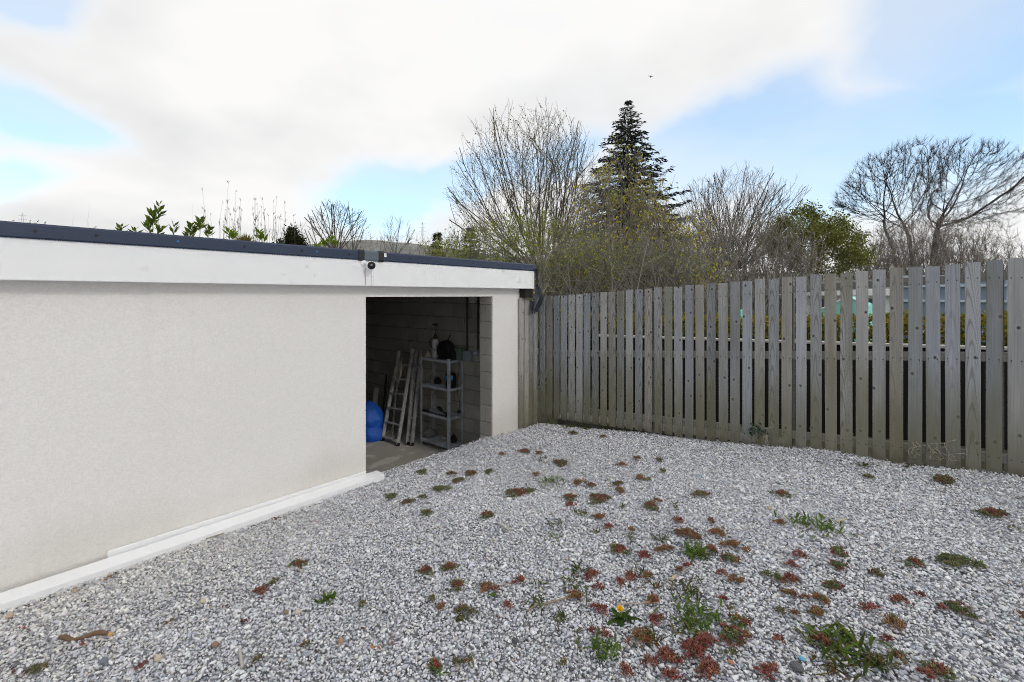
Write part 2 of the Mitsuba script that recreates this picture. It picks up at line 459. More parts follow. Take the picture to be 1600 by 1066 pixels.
def build_gravel():
    r = np.random.default_rng(5)
    S = .0140
    xs, ys = np.arange(-4.26, 2.7, S), np.arange(-.6, 5.63, S * .87)
    X, Y = np.meshgrid(xs, ys, indexing='ij')
    X = X + (np.arange(len(ys)) % 2)[None] * S / 2
    X, Y = X.ravel(), Y.ravel()
    X = X + r.uniform(-.5, .5, len(X)) * S
    Y = Y + r.uniform(-.5, .5, len(Y)) * S
    dist = np.hypot(X, Y)
    keep = ((X > WX + .004) | ((X > WX - .05) & (Y > DOOR0 + .02) & (Y < DOOR1 - .01))) & (Y < FY - .006 + .12 * (X > -3.3)) & (r.random(len(X)) < np.interp(dist, [2, 4, 7], [1.0, .86, .64]))
    X, Y = X[keep], Y[keep]
    Zg = gz(X, Y)
    near = in_view(X, Y, Zg, .3)
    keep = near | (in_view(X, Y, Zg, 1.7) & (r.random(len(X)) < .48))
    X, Y, Zg, near = X[keep], Y[keep], Zg[keep], near[keep]
    n = len(X)
    dist = np.hypot(X, Y)
    size = np.clip(r.lognormal(math.log(.0086), .32, n), .0042, .021) * np.interp(dist, [2, 4, 7], [1.0, 1.07, 1.22]) * np.where(near, 1, 1.25)
    ci = r.choice(len(PALETTE), n, p=PWEIGHT / PWEIGHT.sum())
    drift = nfbm(np.stack([X * 1.3, Y * 1.3, 0 * X], -1), 3, 9)[:, None]
    warm = np.clip((-2.6 - X) / 1.5, 0, 1)[:, None] * np.clip((2.5 - Y) / 1.5, 0, 1)[:, None]
    col = PALETTE[ci] * (1 + r.normal(0, .12, (n, 1))) * (1 + r.normal(0, .018, (n, 3))) * (.90 + .22 * drift) * (1 + warm * np.array([[.05, .02, -.06]])) * np.array([[1.04, 1.05, 1.09]])
    lod = np.where((dist < 3.6) & near, 0, 1)
    parts = []
    for L, npts, count in ((0, 10, 14), (1, 7, 10)):
        vi = r.integers(0, count, n)
        for k in range(count):
            sv, sf = stone_shape(npts, r)
            ii = np.nonzero((vi == k) & (lod == L))[0]
            if not len(ii): continue
            yaw = r.uniform(0, 2 * np.pi, len(ii))
            tilt, taz = np.abs(r.normal(0, .45, len(ii))), r.uniform(0, 2 * np.pi, len(ii))
            c, s = np.cos(yaw), np.sin(yaw)
            Rz = np.zeros((len(ii), 3, 3)); Rz[:, 0, 0] = c; Rz[:, 0, 1] = -s; Rz[:, 1, 0] = s; Rz[:, 1, 1] = c; Rz[:, 2, 2] = 1
            ax = np.stack([np.cos(taz), np.sin(taz), 0 * taz], -1)
            K = np.zeros((len(ii), 3, 3)); K[:, 0, 2] = ax[:, 1]; K[:, 1, 2] = -ax[:, 0]; K[:, 2, 0] = -ax[:, 1]; K[:, 2, 1] = ax[:, 0]
            Rt = np.eye(3)[None] + np.sin(tilt)[:, None, None] * K + (1 - np.cos(tilt))[:, None, None] * (K @ K)
            Rm = Rt @ Rz
            st = r.uniform(.8, 1.25, (len(ii), 1, 3))
            V = np.einsum('nij,nkj->nki', Rm, sv[None] * st) * size[ii][:, None, None]
            off = np.stack([X[ii], Y[ii], Zg[ii] - .004 + r.uniform(-.006, .009, len(ii))], -1)
            V = V + off[:, None]
            F = (sf[None] + len(sv) * np.arange(len(ii))[:, None, None]).reshape(-1, 3)
            cc = np.repeat(np.clip(col[ii], .02, .85), len(sv), axis=0)
            V = V.reshape(-1, 3)
            if L:       # the far ones keep hard facets
                V, cc, F = V[F.ravel()], cc[F.ravel()], np.arange(3 * len(F)).reshape(-1, 3)
            parts.append((V, F, cc))
    cput('gravel', join(parts), 'vc_matt', True)
    print('gravel stones', n, 'triangles', sum(len(p[1]) for p in parts))
    tag('gravel', 'loose pale grey crushed stone covering the sloping yard', 'gravel', kind='stuff')


build_gravel()

# ------------------------------------------------------------------ the garage
G = 'garage'
tag(G, 'flat roofed garage with cream rendered wall and open doorway', 'garage')
FX, FEND = -4.07, 5.327                     # fascia face and its end
FLOOR = -.60
part(G, 'front_wall', unite([box(WX - .23, WX, -4.0, DOOR0, -.9, 1.925), box(WX - .23, WX, DOOR0 - .001, DOOR1 + .011, 1.805, 1.925),
                             box(WX - .23, WX, DOOR1 + .010, WEND, -.9, 1.925)]), 'render_coat')
part(G, 'sill', box(WX - .06, WX - .012, DOOR0 + .002, DOOR1 + .008, -.9, -.082), 'floor_concrete')
part(G, 'floor', box(-10.0, WX - .061, -3.998, 5.16, -.75, FLOOR), 'floor_concrete')
part(G, 'roof', unite([box(-10.3, FX - .022, -4.2, FEND - .01, 1.93, 2.20)]), 'dark_timber')
part(G, 'soffit', box(WX - .02, FX - .021, -4.2, FEND - .012, 1.9215, 1.9285), 'white_paint')
part(G, 'back_wall', box(-10.2, -10.0, -4.0, 5.3, -.9, 1.93), 'mortar')
part(G, 'end_wall', box(-10.0, WX - .23, -4.2, -4.0, -.9, 1.93), 'mortar')
fb = rbox(FX - .02, FX, -4.2, FEND, 1.913, 2.172, .003)
part(G, 'fascia', fb, 'white_plastic')
labels['garage__fascia'] = {'label': 'wide white plastic fascia board'}
# near-black box for the dark timbers and shaded hollow under the roof end
part(G, 'verge_dark_box', box(-4.62, FX - .024, WEND + .006, FEND - .005, 1.785, 1.918), 'dark_timber')
# roof edge trim in three lengths
j0, j1 = at_x(559, 400, FX)[1], at_x(598, 400, FX)[1]


def trim_piece(y0, y1, bsdf, grow=0.0):
    prof = [(FX - .05, 2.262 + grow), (FX + .004 + grow, 2.262 + grow), (FX + .015 + grow, 2.250), (FX + .015 + grow, 2.176), (FX + .009 + grow, 2.166 - grow), (FX + .002, 2.166 - grow), (FX + .002, 2.20), (FX - .05, 2.20)]
    v = np.array([(x, y, z) for y in (y0, y1) for x, z in prof])
    k = len(prof)
    m = trimesh.convex.convex_hull(v)
    return m


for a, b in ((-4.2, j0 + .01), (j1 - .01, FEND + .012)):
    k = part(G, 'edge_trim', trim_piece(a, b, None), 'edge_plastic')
labels['garage__edge_trim'] = {'label': 'black roof edge strip with painted navy sky sheen and screw heads'}
jw = (j1 - j0)
k = part(G, 'trim_joint', trim_piece(j0, j1, None, .004), 'grey_joint')
labels['garage__trim_joint'] = {'label': 'grey cover piece with black ends joining the roof edge strips'}
for a, b in ((j0, j0 + jw * .22), (j1 - jw * .21, j1)):
    part('garage__trim_joint', 'end_band', trim_piece(a, b, None, .007), 'black_plastic')
scene['grey_joint'] = prin((.10, .125, .15), .5)
p_ = at_x(601.5, 399, FX + .018)
part('garage__edge_trim_001', 'sticker', rbox(FX + .0145, FX + .0175, p_[1] - .022, p_[1] + .022, p_[2] - .019, p_[2] + .019, .002), 'white_paint')
scene['screw_blue'] = prin((.03, .16, .36), .35)
for i, px in enumerate((-60, 55, 150, 278, 382, 472, 495, 546, 641, 693, 739, 779, 815)):
    py = 353 + 12 + (px) * .0726
    q = at_x(px, py, FX + .016)
    holder = 'garage__edge_trim' if px < 560 else 'garage__edge_trim_001'
    part(holder, 'screw', cyl([FX + .013, q[1], 2.214], [FX + .0195, q[1], 2.214], .009, 10), 'black_gloss' if i % 3 else 'screw_blue', 40)

# membrane flap hanging off the roof corner
def flap():
    rows = []
    A = [(836, 420.5), (838.5, 443), (836, 453), (834, 468), (830.5, 486)]
    B = [(839.5, 420.0), (840.5, 443), (843.0, 455), (844, 466), (834.5, 484)]
    C = [(841.0, 421.5), (839.0, 441.5), (845.5, 454), (850.5, 468), (839, 488)]
    V = []
    for (a, b, c) in zip(A, B, C):
        V += [at_x(*a, FX - .01), at_x(*b, FX + .05), at_x(*c, FX - .05)]
    V = np.array(V)
    F = []
    for i in range(4):
        for j in range(2):
            k = i * 3 + j
            F += [[k, k + 1, k + 4], [k, k + 4, k + 3]]
    m = trimesh.Trimesh(V, F, process=False)
    m = m.subdivide().subdivide()
    v = m.vertices + (nfbm(m.vertices * 14, 3, 3)[:, None] - .5) * np.array([.03, .02, .0])
    n = trimesh.Trimesh(v, m.faces, process=False).vertex_normals
    o = len(v)
    e = trimesh.Trimesh(v, m.faces, process=False)
    edges = e.edges_sorted
    uniq, cnt = np.unique(e.edges_sorted, axis=0, return_counts=True)
    bd = {tuple(x) for x in uniq[cnt == 1]}
    rim = []
    for a, b in e.edges:
        if tuple(sorted((a, b))) in bd:
            rim += [[a, b + o, b], [a, a + o, b + o]]
    return trimesh.Trimesh(np.vstack([v, v - n * .004]), np.vstack([e.faces, e.faces[:, ::-1] + o, rim]), process=False)


part(G, 'membrane_flap', flap(), 'membrane', True)
labels['garage__membrane_flap'] = {'label': 'torn flap of black roofing membrane hanging off the roof corner'}

# block walls inside: side wall facing the doorway, and the doorway jamb
JOINT, COURSE, BL = -.56, .225, .45
part(G, 'side_wall', box(-10.0, WX - .231, 5.160, 5.235, -.9, 1.93), 'mortar')
for c in range(-1, 12):
    z0, z1 = JOINT + c * COURSE + .010, JOINT + (c + 1) * COURSE
    z0, z1 = max(z0, FLOOR + .002), min(z1, 1.925)
    if z1 - z0 < .03: continue
    off = (c % 2) * .225
    x = WX - .235
    first = True
    while x > -8.9:
        w = (BL - .010) if not (first and c % 2) else .215
        d = random.uniform(-.002, .003)
        part('garage__side_wall', 'block', rbox(x - w, x, 5.148 + d, 5.1625, z0, z1, .004), 'concrete_block')
        x -= w + .010
        first = False
part(G, 'jamb', box(WX - .222, WX - .012, DOOR1 + .004, DOOR1 + .012, -.066, 1.803), 'mortar')
for c in range(2, 11):
    z0, z1 = max(JOINT + c * COURSE + .008, -.06), min(JOINT + (c + 1) * COURSE, 1.800)
    if c % 2 == 0:
        spans = [(WX - .222, WX - .012)]
    else:
        spans = [(WX - .222, WX - .122), (WX - .112, WX - .012)]
    for a, b in spans:
        d = random.uniform(0, .003)
        part('garage__jamb', 'block', rbox(a, b, DOOR1 - .006 + d, DOOR1 + .006, z0, z1, .004), 'concrete_block')

# ------------------------------------------------------------------ white trim lengths on the gravel
def trim_length(x0, x1, y0, y1, zt0, zt1, lip, th=.009):
    """an L-shaped plastic board: wide face up, lip down at the front"""
    prof = [(x0, .006), (x1 - .004, 0), (x1, -.004), (x1, -lip), (x1 - th, -lip), (x1 - th, -th), (x0, -th + .006)]
    ys = np.linspace(y0, y1, 24)
    V = []
    for i, y in enumerate(ys):
        t = i / 23
        zt = zt0 + (zt1 - zt0) * t
        bow = .006 * math.sin(math.pi * t * 1.5)
        V += [(x + bow, y, zt + z) for x, z in prof]
    k = len(prof)
    F = []
    for i in range(23):
        for j in range(k):
            a, b = i * k + j, i * k + (j + 1) % k
            F += [[a, a + k, b + k], [a, b + k, b]]
    for base, flip in ((0, False), (23 * k, True)):
        tri = [[0, 1, 5], [1, 2, 5], [2, 3, 5], [3, 4, 5], [0, 5, 6]]
        for t in tri:
            t = [base + q for q in t]
            F.append(t if not flip else t[::-1])
    m = trimesh.Trimesh(np.array(V), np.array(F), process=False)
    m.fix_normals()
    return m


k = num('trim_board')
put(k, trim_length(WX + .028, WX + .165, -.9, 2.79, .034, .008, .054), 'white_plastic')
tag(k, 'long white plastic trim board lying flat on the gravel against the wall foot', 'trim board')
k = num('trim_board')
sy0 = at_x(168, 866, WX + .02)[1]
tb = []
for x0_, x1_, za_, zb_ in ((WX + .006, WX + .0125, -.03, .066), (WX + .0126, WX + .022, .059, .0655)):
    m = rbox(x0_, x1_, sy0, DOOR0 - .004, za_, zb_, .002)
    v = np.array(m.vertices)
    v[:, 2] -= (v[:, 1] - sy0) * .0135 * (v[:, 2] > -.02)
    tb.append(trimesh.Trimesh(v, m.faces, process=False))
put(k, cat(tb), 'white_plastic')
tag(k, 'thin white plastic strip standing on edge between the wall and the larger trim board', 'trim strip')

# ------------------------------------------------------------------ security camera
C = num('security_camera')
tag(C, 'small white security camera with black face on the fascia above the doorway', 'security camera')
c0 = at_x(567.5, 411, FX)
c1 = at_x(580.5, 415, FX + .11)
part(C, 'mount', sweep([c0 + [0, 0, 0], c0 + [.012, 0, 0], c0 + [.018, 0, 0]], [.030, .030, .022], 20), 'white_paint', 35)
part(C, 'arm', sweep([c0 + [.015, 0, 0], c0 + [.05, .012, -.006], c1 + [-.03, -.02, 0]], [.012, .011, .014], 12), 'white_paint', 35)
aim = EYE - c1 + np.array([0, .6, -.4]); aim = aim / np.linalg.norm(aim)
b0 = c1 - aim * .075
part(C, 'body', sweep([b0, b0 + aim * .008, b0 + aim * .06, b0 + aim * .075], [.026, .036, .040, .039], 20), 'white_paint', 35)
part(C, 'face', sweep([b0 + aim * .074, b0 + aim * .080, b0 + aim * .083], [.0388, .037, .030], 20), 'black_gloss', 35)
part(C, 'lens', sweep([b0 + aim * .082 + [0, 0, .006], b0 + aim * .086 + [0, 0, .006]], [.012, .008], 14), 'grey_plastic', 35)
cabl = c1 + np.array([-.10, -.004, -.035])
part(C, 'cable', sweep([[FX + .006, cabl[1], cabl[2] + .01], [FX + .005, cabl[1] + .002, 2.02], [FX + .004, cabl[1] + .006, 1.96], [FX + .003, cabl[1] + .006, 1.915]], .0022, 6), 'brown_cable')
scene['brown_cable'] = prin((.16, .12, .09), .6)

# ------------------------------------------------------------------ the fence
FE = 'fence'
tag(FE, 'weathered grey vertical board fence along the far side of the yard', 'fence')


def board_mesh(w, h, t, idx, warp):
    """upright board, foot at origin, face towards -y, 'uv': board number + place across, height"""
    nz = 9
    zs = np.linspace(0, h, nz)
    c = .003
    prof = [(-w / 2, t), (-w / 2, c), (-w / 2 + c, 0), (w / 2 - c, 0), (w / 2, c), (w / 2, t)]
    V, UV, F = [], [], []
    for j in range(len(prof)):
        a, b = prof[j], prof[(j + 1) % len(prof)]
        base = len(V)
        for z in zs:
            bx, by = warp[0] * math.sin(z * 1.7 + warp[2]), warp[1] * math.sin(z * 1.3 + warp[2] * 2)
            for q in (a, b):
                V.append((q[0] + bx, q[1] + by, z))
                UV.append((idx + .25 + q[0] / .2 * (1 if j != 5 else .9), z))
        for i in range(nz - 1):
            k = base + 2 * i
            F += [[k, k + 1, k + 3], [k, k + 3, k + 2]]
    for z, i in ((0, 0), (h, nz - 1)):
        base = len(V)
        bx, by = warp[0] * math.sin(z * 1.7 + warp[2]), warp[1] * math.sin(z * 1.3 + warp[2] * 2)
        for q in prof:
            V.append((q[0] + bx, q[1] + by, z)); UV.append((idx + .25 + q[0] / .2, z + q[1]))
        ring = [[base, base + k, base + k + 1] for k in range(1, 5)]
        F += ring if z == 0 else [f[::-1] for f in ring]
    return np.array(V), np.array(F), np.array(UV)


def top_z(x): return 1.80 + (x + 3.98) * .0690
def foot_z(x): return np.interp(x, [-4.2, -3.98, -1.84, .65, 2], [.02, .03, .150, .335, .43])


PITCH, BW = .1262, .0950
x_first = at_y(858, 500, FY)[0] + .002
nb = 46
for i in range(-1, nb):
    x = x_first + i * PITCH + random.uniform(-.004, .004)
    w = BW + random.uniform(-.003, .003)
    h = top_z(x) - foot_z(x) + random.uniform(-.008, .008)
    if i == 38: w += .012
    v, f, uv = board_mesh(w, h, .019, i + 2, (random.uniform(-.003, .003), random.uniform(-.004, .004), random.uniform(0, 6)))
    lean = random.uniform(-.003, .003)
    v = v + np.array([x, FY, foot_z(x)])
    v[:, 0] += lean * (v[:, 2] - 1)
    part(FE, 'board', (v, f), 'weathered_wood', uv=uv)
xa, xb = -4.12, x_first + nb * PITCH
for dz_top, hgt, sl, name in ((-.095, .075, .069, 'top'), (None, .078, .074, 'mid'), (None, .075, .066, 'low')):
    if name == 'top':
        za, zb = top_z(xa) + dz_top, top_z(xb) + dz_top
    elif name == 'mid':
        za, zb = 1.009 + (xa + 3.98) * .074, 1.009 + (xb + 3.98) * .074
    else:
        za, zb = foot_z(xa) + .19, foot_z(xb) + .16
    pts = [(x, y, z + dz) for x, z in ((xa, za), (xb, zb)) for y in (FY + .0215, FY + .062) for dz in (0, -hgt)]
    part(FE, 'rail', trimesh.convex.convex_hull(np.array(pts)), 'rail_wood')
for px_ in (-3.98, -2.46, -.942, .585, 2.1):
    part(FE, 'post', rbox(px_ - .045, px_ + .045, FY + .064, FY + .15, -.4, top_z(px_) - .03, .004), 'rail_wood')
# the short return to the garage corner
for i in range(4):
    y0 = 5.106 + i * .104
    v, f, uv = board_mesh(.093, 1.87 - .02 * i, .018, 100 + i, (random.uniform(-.002, .002), random.uniform(-.003, .003), random.uniform(0, 6)))
    # turn the face towards +x
    v = np.stack([-v[:, 1], v[:, 0], v[:, 2]], -1) + np.array([-4.160 + .005 * (i % 2), y0 + .05, -.085])
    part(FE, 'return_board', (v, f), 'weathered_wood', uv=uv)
part(FE, 'return_rail', box(-4.225, -4.182, WEND + .01, FY + .02, .95, 1.03), 'rail_wood')
part(FE, 'return_rail', box(-4.225, -4.182, WEND + .01, FY + .02, .14, .22), 'rail_wood')
labels['fence__return_board'] = {'label': 'narrow boards turning the corner to the garage wall'}

# ------------------------------------------------------------------ things in the garage
IY = 5.148                                   # inner face of the side wall
# steel shelving
R = num('shelving_unit')
tag(R, 'grey steel shelving unit with four dusty shelves against the block wall', 'shelving')
RX0, RX1, RY0, RY1 = -6.008, -5.333, 4.83, 5.135
SHELF = [-.494, -.063, .381, .812]
for x, y in ((RX0, RY0), (RX1, RY0), (RX0, RY1), (RX1, RY1)):
    sx, sy = (1 if x == RX0 else -1), (1 if y == RY0 else -1)
    a = rbox(x, x + sx * .038, y, y + sy * .003, FLOOR, .845, .001)
    b = rbox(x, x + sx * .003, y + sy * .0032, y + sy * .038, FLOOR, .845, .001)
    part(R, 'upright', cat([a, b]), 'grey_steel')
for z in SHELF:
    s = cat([rbox(RX0 + .004, RX1 - .004, RY0 + .004, RY1 - .004, z - .003, z, .001),
             rbox(RX0 + .039, RX1 - .039, RY0 + .0035, RY0 + .0065, z - .036, z - .0032, .001),
             rbox(RX1 - .0075, RX1 - .0045, RY0 + .039, RY1 - .039, z - .036, z - .0032, .001),
             rbox(RX0 + .0045, RX0 + .0075, RY0 + .039, RY1 - .039, z - .036, z - .0032, .001),
             rbox(RX0 + .039, RX1 - .039, RY1 - .0065, RY1 - .0035, z - .036, z - .0032, .001)])
    part(R, 'shelf', s, 'grey_steel')

# garden sprayer on the top shelf
S = num('garden_sprayer')
tag(S, 'white pressure sprayer bottle with black pump handle on the top shelf', 'sprayer')
sx, sy, sz = -5.84, 5.0, .813
part(S, 'tank', sweep([[sx, sy, sz + t] for t in (0, .012, .16, .25, .285, .305)], [.052, .060, .060, .057, .046, .026], 20), 'pale_plastic', 35)
part(S, 'cap', sweep([[sx, sy, sz + t] for t in (.300, .315, .345, .375)], [.030, .034, .026, .016], 16), 'black_plastic', 35)
part(S, 'pump_rod', cyl([sx, sy, sz + .37], [sx, sy, sz + .53], .009, 10), 'black_plastic', 35)
part(S, 'handle', sweep([[sx - .055, sy, sz + .525], [sx - .03, sy, sz + .54], [sx + .03, sy, sz + .54], [sx + .055, sy, sz + .525]], .012, 10), 'black_plastic', 35)
t = np.linspace(0, 1, 14)
hp = np.stack([sx - .03 - .05 * np.sin(t * np.pi) + .07 * t, sy - .045 - .03 * np.sin(t * np.pi), sz + .31 + .03 * np.sin(t * np.pi) - .20 * t], -1)
part(S, 'hose', sweep(hp, .006, 8), 'black_rubber', True)

# hose reel beside it
H = num('hose_reel')
tag(H, 'black hose reel beside the white sprayer on the top shelf', 'hose reel')
hx, hy, hz = -5.54, 4.97, .813
def ring(c, r, rr, axis='y', n=28):
    a = np.linspace(0, 2 * np.pi, n)
    pts = np.stack([c[0] + r * np.cos(a), np.full(n, c[1]), c[2] + r * np.sin(a)], -1)
    return sweep(pts, rr, 8, False)
for k, (dy, r) in enumerate(((-.075, .128), (-.05, .134), (-.022, .138), (.006, .137), (.034, .132))):
    part(H, 'hose_coil', ring((hx, hy + dy, hz + .148), r, .0135), 'black_rubber', True)
part(H, 'drum', sweep([[hx, hy - .09, hz + .148], [hx, hy - .085, hz + .148], [hx, hy + .05, hz + .148], [hx, hy + .055, hz + .148]], [.02, .118, .118, .1], 24), 'black_plastic', 35)
fr = [[hx - .10, hy - .095, hz + .006], [hx - .03, hy - .095, hz + .15], [hx + .03, hy - .095, hz + .15], [hx + .20, hy - .095, hz + .006]]
part(H, 'stand', cat([sweep(fr, .010, 8), sweep(np.array(fr) + [0, .16, 0], .010, 8), cyl(fr[0], np.array(fr[0]) + [0, .16, 0], .009, 8), cyl(fr[3], np.array(fr[3]) + [0, .16, 0], .009, 8)]), 'black_plastic', 40)
part(H, 'cover', trimesh.convex.convex_hull(np.array([[hx + a, hy + b, hz + c] for b in (-.08, .06) for a, c in ((.02, .272), (.10, .245), (.215, .12), (.215, .01), (.12, .01))])), 'black_plastic')
hp = np.stack([hx + .01 + .11 * t, hy - .03 + 0 * t, hz + .25 + .14 * t ** 1.6], -1)
part(H, 'hose_end', sweep(hp, .011, 8), 'black_rubber', True)

# green-grey box at the back of the top shelf
k = num('plastic_crate')
put(k, rbox(-5.375, -5.26, 4.98, 5.12, .8135, 1.0, .01), 'crate_green')
scene['crate_green'] = prin((.10, .14, .12), .6)
tag(k, 'small dull green plastic box behind the black hose reel', 'box')

# tin on the second shelf
B = num('paint_tin')
tag(B, 'black tin with bright blue label on the second shelf from the top', 'tin')
bx, by, bz = -5.345 - .075, 4.955, .382
part(B, 'body', sweep([[bx, by, bz + q] for q in (0, .004, .20, .208)], [.078, .082, .082, .080], 24), 'black_gloss', 35)
part(B, 'lid', sweep([[bx, by, bz + q] for q in (.2085, .214, .222)], [.070, .072, .060], 24), 'black_plastic', 35)
aa = np.linspace(math.radians(-135), math.radians(-20), 18)
top = .195
low = np.array([.115 + .03 * math.sin(7 * q) + (.035 if i % 5 == 2 else 0) for i, q in enumerate(aa)])
V = np.concatenate([[[bx + .0828 * math.cos(q), by + .0828 * math.sin(q), bz + top] for q in aa], [[bx + .0828 * math.cos(q), by + .0828 * math.sin(q), bz + l] for q, l in zip(aa, low)]])
F = np.array([[i, i + 18, i + 19, i + 1] for i in range(17)])
part(B, 'label', (V, F), 'blue_label')
hp = [[bx + .082 * math.cos(q), by - .02, bz + .195 + .085 * math.sin(q)] for q in np.linspace(0, math.pi, 14)]
part(B, 'handle', sweep(hp, .003, 6), 'black_plastic', True)

# cable with plug hanging from the top shelf
K = num('power_cable')
tag(K, 'thin black power cable with plug hanging from the top shelf', 'cable')
t = np.linspace(0, 1, 22)
cx, cy = RX1 + .012, RY1 - .12
hp = np.stack([cx + .018 * np.sin(t * 9), cy + .012 * np.cos(t * 7), .80 - t * .77], -1)
part(K, 'cord', sweep(hp, .0045, 6), 'black_rubber', True)
e = hp[-1]
part(K, 'plug', sweep([e + [0, 0, .01], e, e - [0, 0, .035], e - [0, 0, .045]], [.010, .024, .026, .014], 10), 'black_plastic', 35)

# tools on the third shelf
k = num('bar_clamp')
tag(k, 'long black metal bar tool lying along the front of the third shelf', 'clamp')
part(k, 'bar', bar([-5.97, 4.87, -.045], [-5.36, 4.86, -.050], .022, .012, [0, 1, 0]), 'black_plastic')
part(k, 'grip', bar([-5.99, 4.872, -.040], [-5.86, 4.868, -.041], .04, .028, [0, 1, 0]), 'black_rubber')
k = num('bar_clamp')
tag(k, 'black metal bar tool lying across the back of the third shelf', 'clamp')
part(k, 'bar', bar([-5.86, 5.08, -.035], [-5.40, 4.90, -.040], .02, .012, [0, 0, 1]), 'black_plastic')
part(k, 'grip', bar([-5.87, 5.085, -.02], [-5.75, 5.04, -.02], .04, .03, [0, 0, 1]), 'black_rubber')
part(k, 'jaw', bar([-5.50, 4.94, -.03], [-5.38, 4.895, -.045], .05, .03, [0, 1, 0]), 'black_rubber')

def lump(c, r, seed, amp=.35, sub=3, fr=3.0):
    m = trimesh.creation.icosphere(subdivisions=sub)
    v = np.array(m.vertices)
    d = nfbm(v * fr + seed * 7.1, 4, seed) - .5
    v = v * (1 + amp * 2 * d[:, None]) * np.asarray(r)
    return trimesh.Trimesh(v + np.asarray(c), m.faces, process=False)

k = num('rag_bundle')
put(k, lump([-5.93, 4.97, -.425], [.10, .10, .075], 4, .5), 'rag_grey', 40)
scene['rag_grey'] = prin((.19, .185, .17), .9)
tag(k, 'crumpled dark grey bundle on the left end of the bottom shelf', 'bundle')
for i, (dx, dy, s, m) in enumerate(((-5.62, 4.95, .035, 'dusty_wood'), (-5.56, 5.02, .028, 'rag_grey'), (-5.70, 5.05, .03, 'pale_plastic'))):
    k = num('rubble_piece')
    put(k, lump([dx, dy, -.493 + s * .5], [s * 1.5, s, s * .5], 20 + i, .4, 2), m)
    tag(k, ['tan scrap lying on the middle of the bottom shelf', 'dark scrap near the right end of the bottom shelf', 'pale scrap at the back of the bottom shelf'][i], 'scrap')

for i, (dx, dy, z, h, w, m, lab) in enumerate(((-5.93, 5.02, .382, .17, .04, 'rag_grey', 'dull grey bottle at the left end of the second shelf from the top'), (-5.83, 5.04, .382, .11, .055, 'dark_timber', 'small dark tin beside the dull grey bottle on the shelving'),
                                          (-5.44, 5.03, -.493, .12, .05, 'black_plastic', 'black pot at the right end of the bottom shelf'), (-5.95, 4.93, .813, .10, .05, 'rusty', 'rusty can at the left end of the top shelf'))):
    k = num('shelf_container')
    put(k, sweep([[dx, dy, z + q * h] for q in (0, .03, .62, .80, .84, 1.0)], [w * .9, w, w, w * .55, w * .42, w * .40], 14), m, 35)
    tag(k, lab, 'container')
# aluminium ladder leaning at the side wall
def foot(px, py): return at_z(px, py, FLOOR)
L = num('ladder')
tag(L, 'aluminium ladder with five treads leaning beside the shelving, wider of the two', 'ladder')
f0, f1 = foot(597.5, 689), foot(621.5, 697)
up = np.array([.0, .42, 1.52])
t0 = f0 + (at_y(623.5, 548, f0[1] + .42) - f0)
t1 = f1 + (at_y(645, 545, f1[1] + .42) - f1)
across = (f1 - f0) / np.linalg.norm(f1 - f0)
deep = np.cross(across, (t0 - f0) / np.linalg.norm(t0 - f0))
for a, b in ((f0, t0), (f1, t1)):
    part(L, 'stile', bar(a + [0, 0, .02], b, .055, .022, deep), 'aluminium')
    part(L, 'foot', bar(a, a + (b - a) * .03, .06, .03, deep), 'black_rubber')
for i in range(6):
    s = .05 + .155 * i
    a, b = f0 + (t0 - f0) * s, f1 + (t1 - f1) * s
    part(L, 'tread', bar(a + across * .012, b - across * .012, .075 if i else .09, .022, deep + np.array([0, 0, .0])), 'aluminium')
for a, b in ((f0, t0), (f1, t1)):
    s0 = a + (b - a) * .05 + deep * .0 + np.array([0, .09, 0])
    part(L, 'rear_leg', bar(a + np.array([.05, .14, .0]), a + (b - a) * .78 + np.array([0.02, .05, 0]), .035, .018, across), 'aluminium')
# second, narrow ladder behind
L2 = num('ladder')
tag(L2, 'narrow grey ladder leaning close to the left side of the shelving', 'ladder')
f2, f3 = foot(636.5, 695), foot(643.5, 696.5)
t2, t3 = at_y(651, 548, f2[1] + .36), at_y(658.5, 548, f3[1] + .36)
ac2 = (f3 - f2) / np.linalg.norm(f3 - f2)
dp2 = np.cross(ac2, (t2 - f2) / np.linalg.norm(t2 - f2))
for a, b in ((f2, t2), (f3, t3)):
    part(L2, 'stile', bar(a + [0, 0, .015], b, .06, .024, dp2), 'aluminium')
    part(L2, 'foot', bar(a, a + (b - a) * .03, .066, .034, dp2), 'black_rubber')
for i in range(5):
    s = .1 + .18 * i
    part(L2, 'tread', bar(f2 + (t2 - f2) * s, f3 + (t3 - f3) * s, .06, .02, dp2), 'aluminium')
# rope coil on the ladder
rc = at_y(625.5, 577, (t0 * .75 + f0 * .25)[1] - .05)
RC = num('rope_coil')
m = []
for k in range(4):
    a = np.linspace(0, 2 * np.pi, 26)
    m.append(sweep(np.stack([rc[0] + (.040 + .010 * k) * np.cos(a), rc[1] - .02 * k + .01 * np.sin(a * 2), rc[2] + (.125 + .008 * k) * np.sin(a) - .03 * k], -1), .0075, 7, False))
put(RC, cat(m), 'rope', True)
scene['rope'] = prin((.48, .45, .36), .9)
tag(RC, 'coil of pale rope hung over the wider ladder', 'rope')
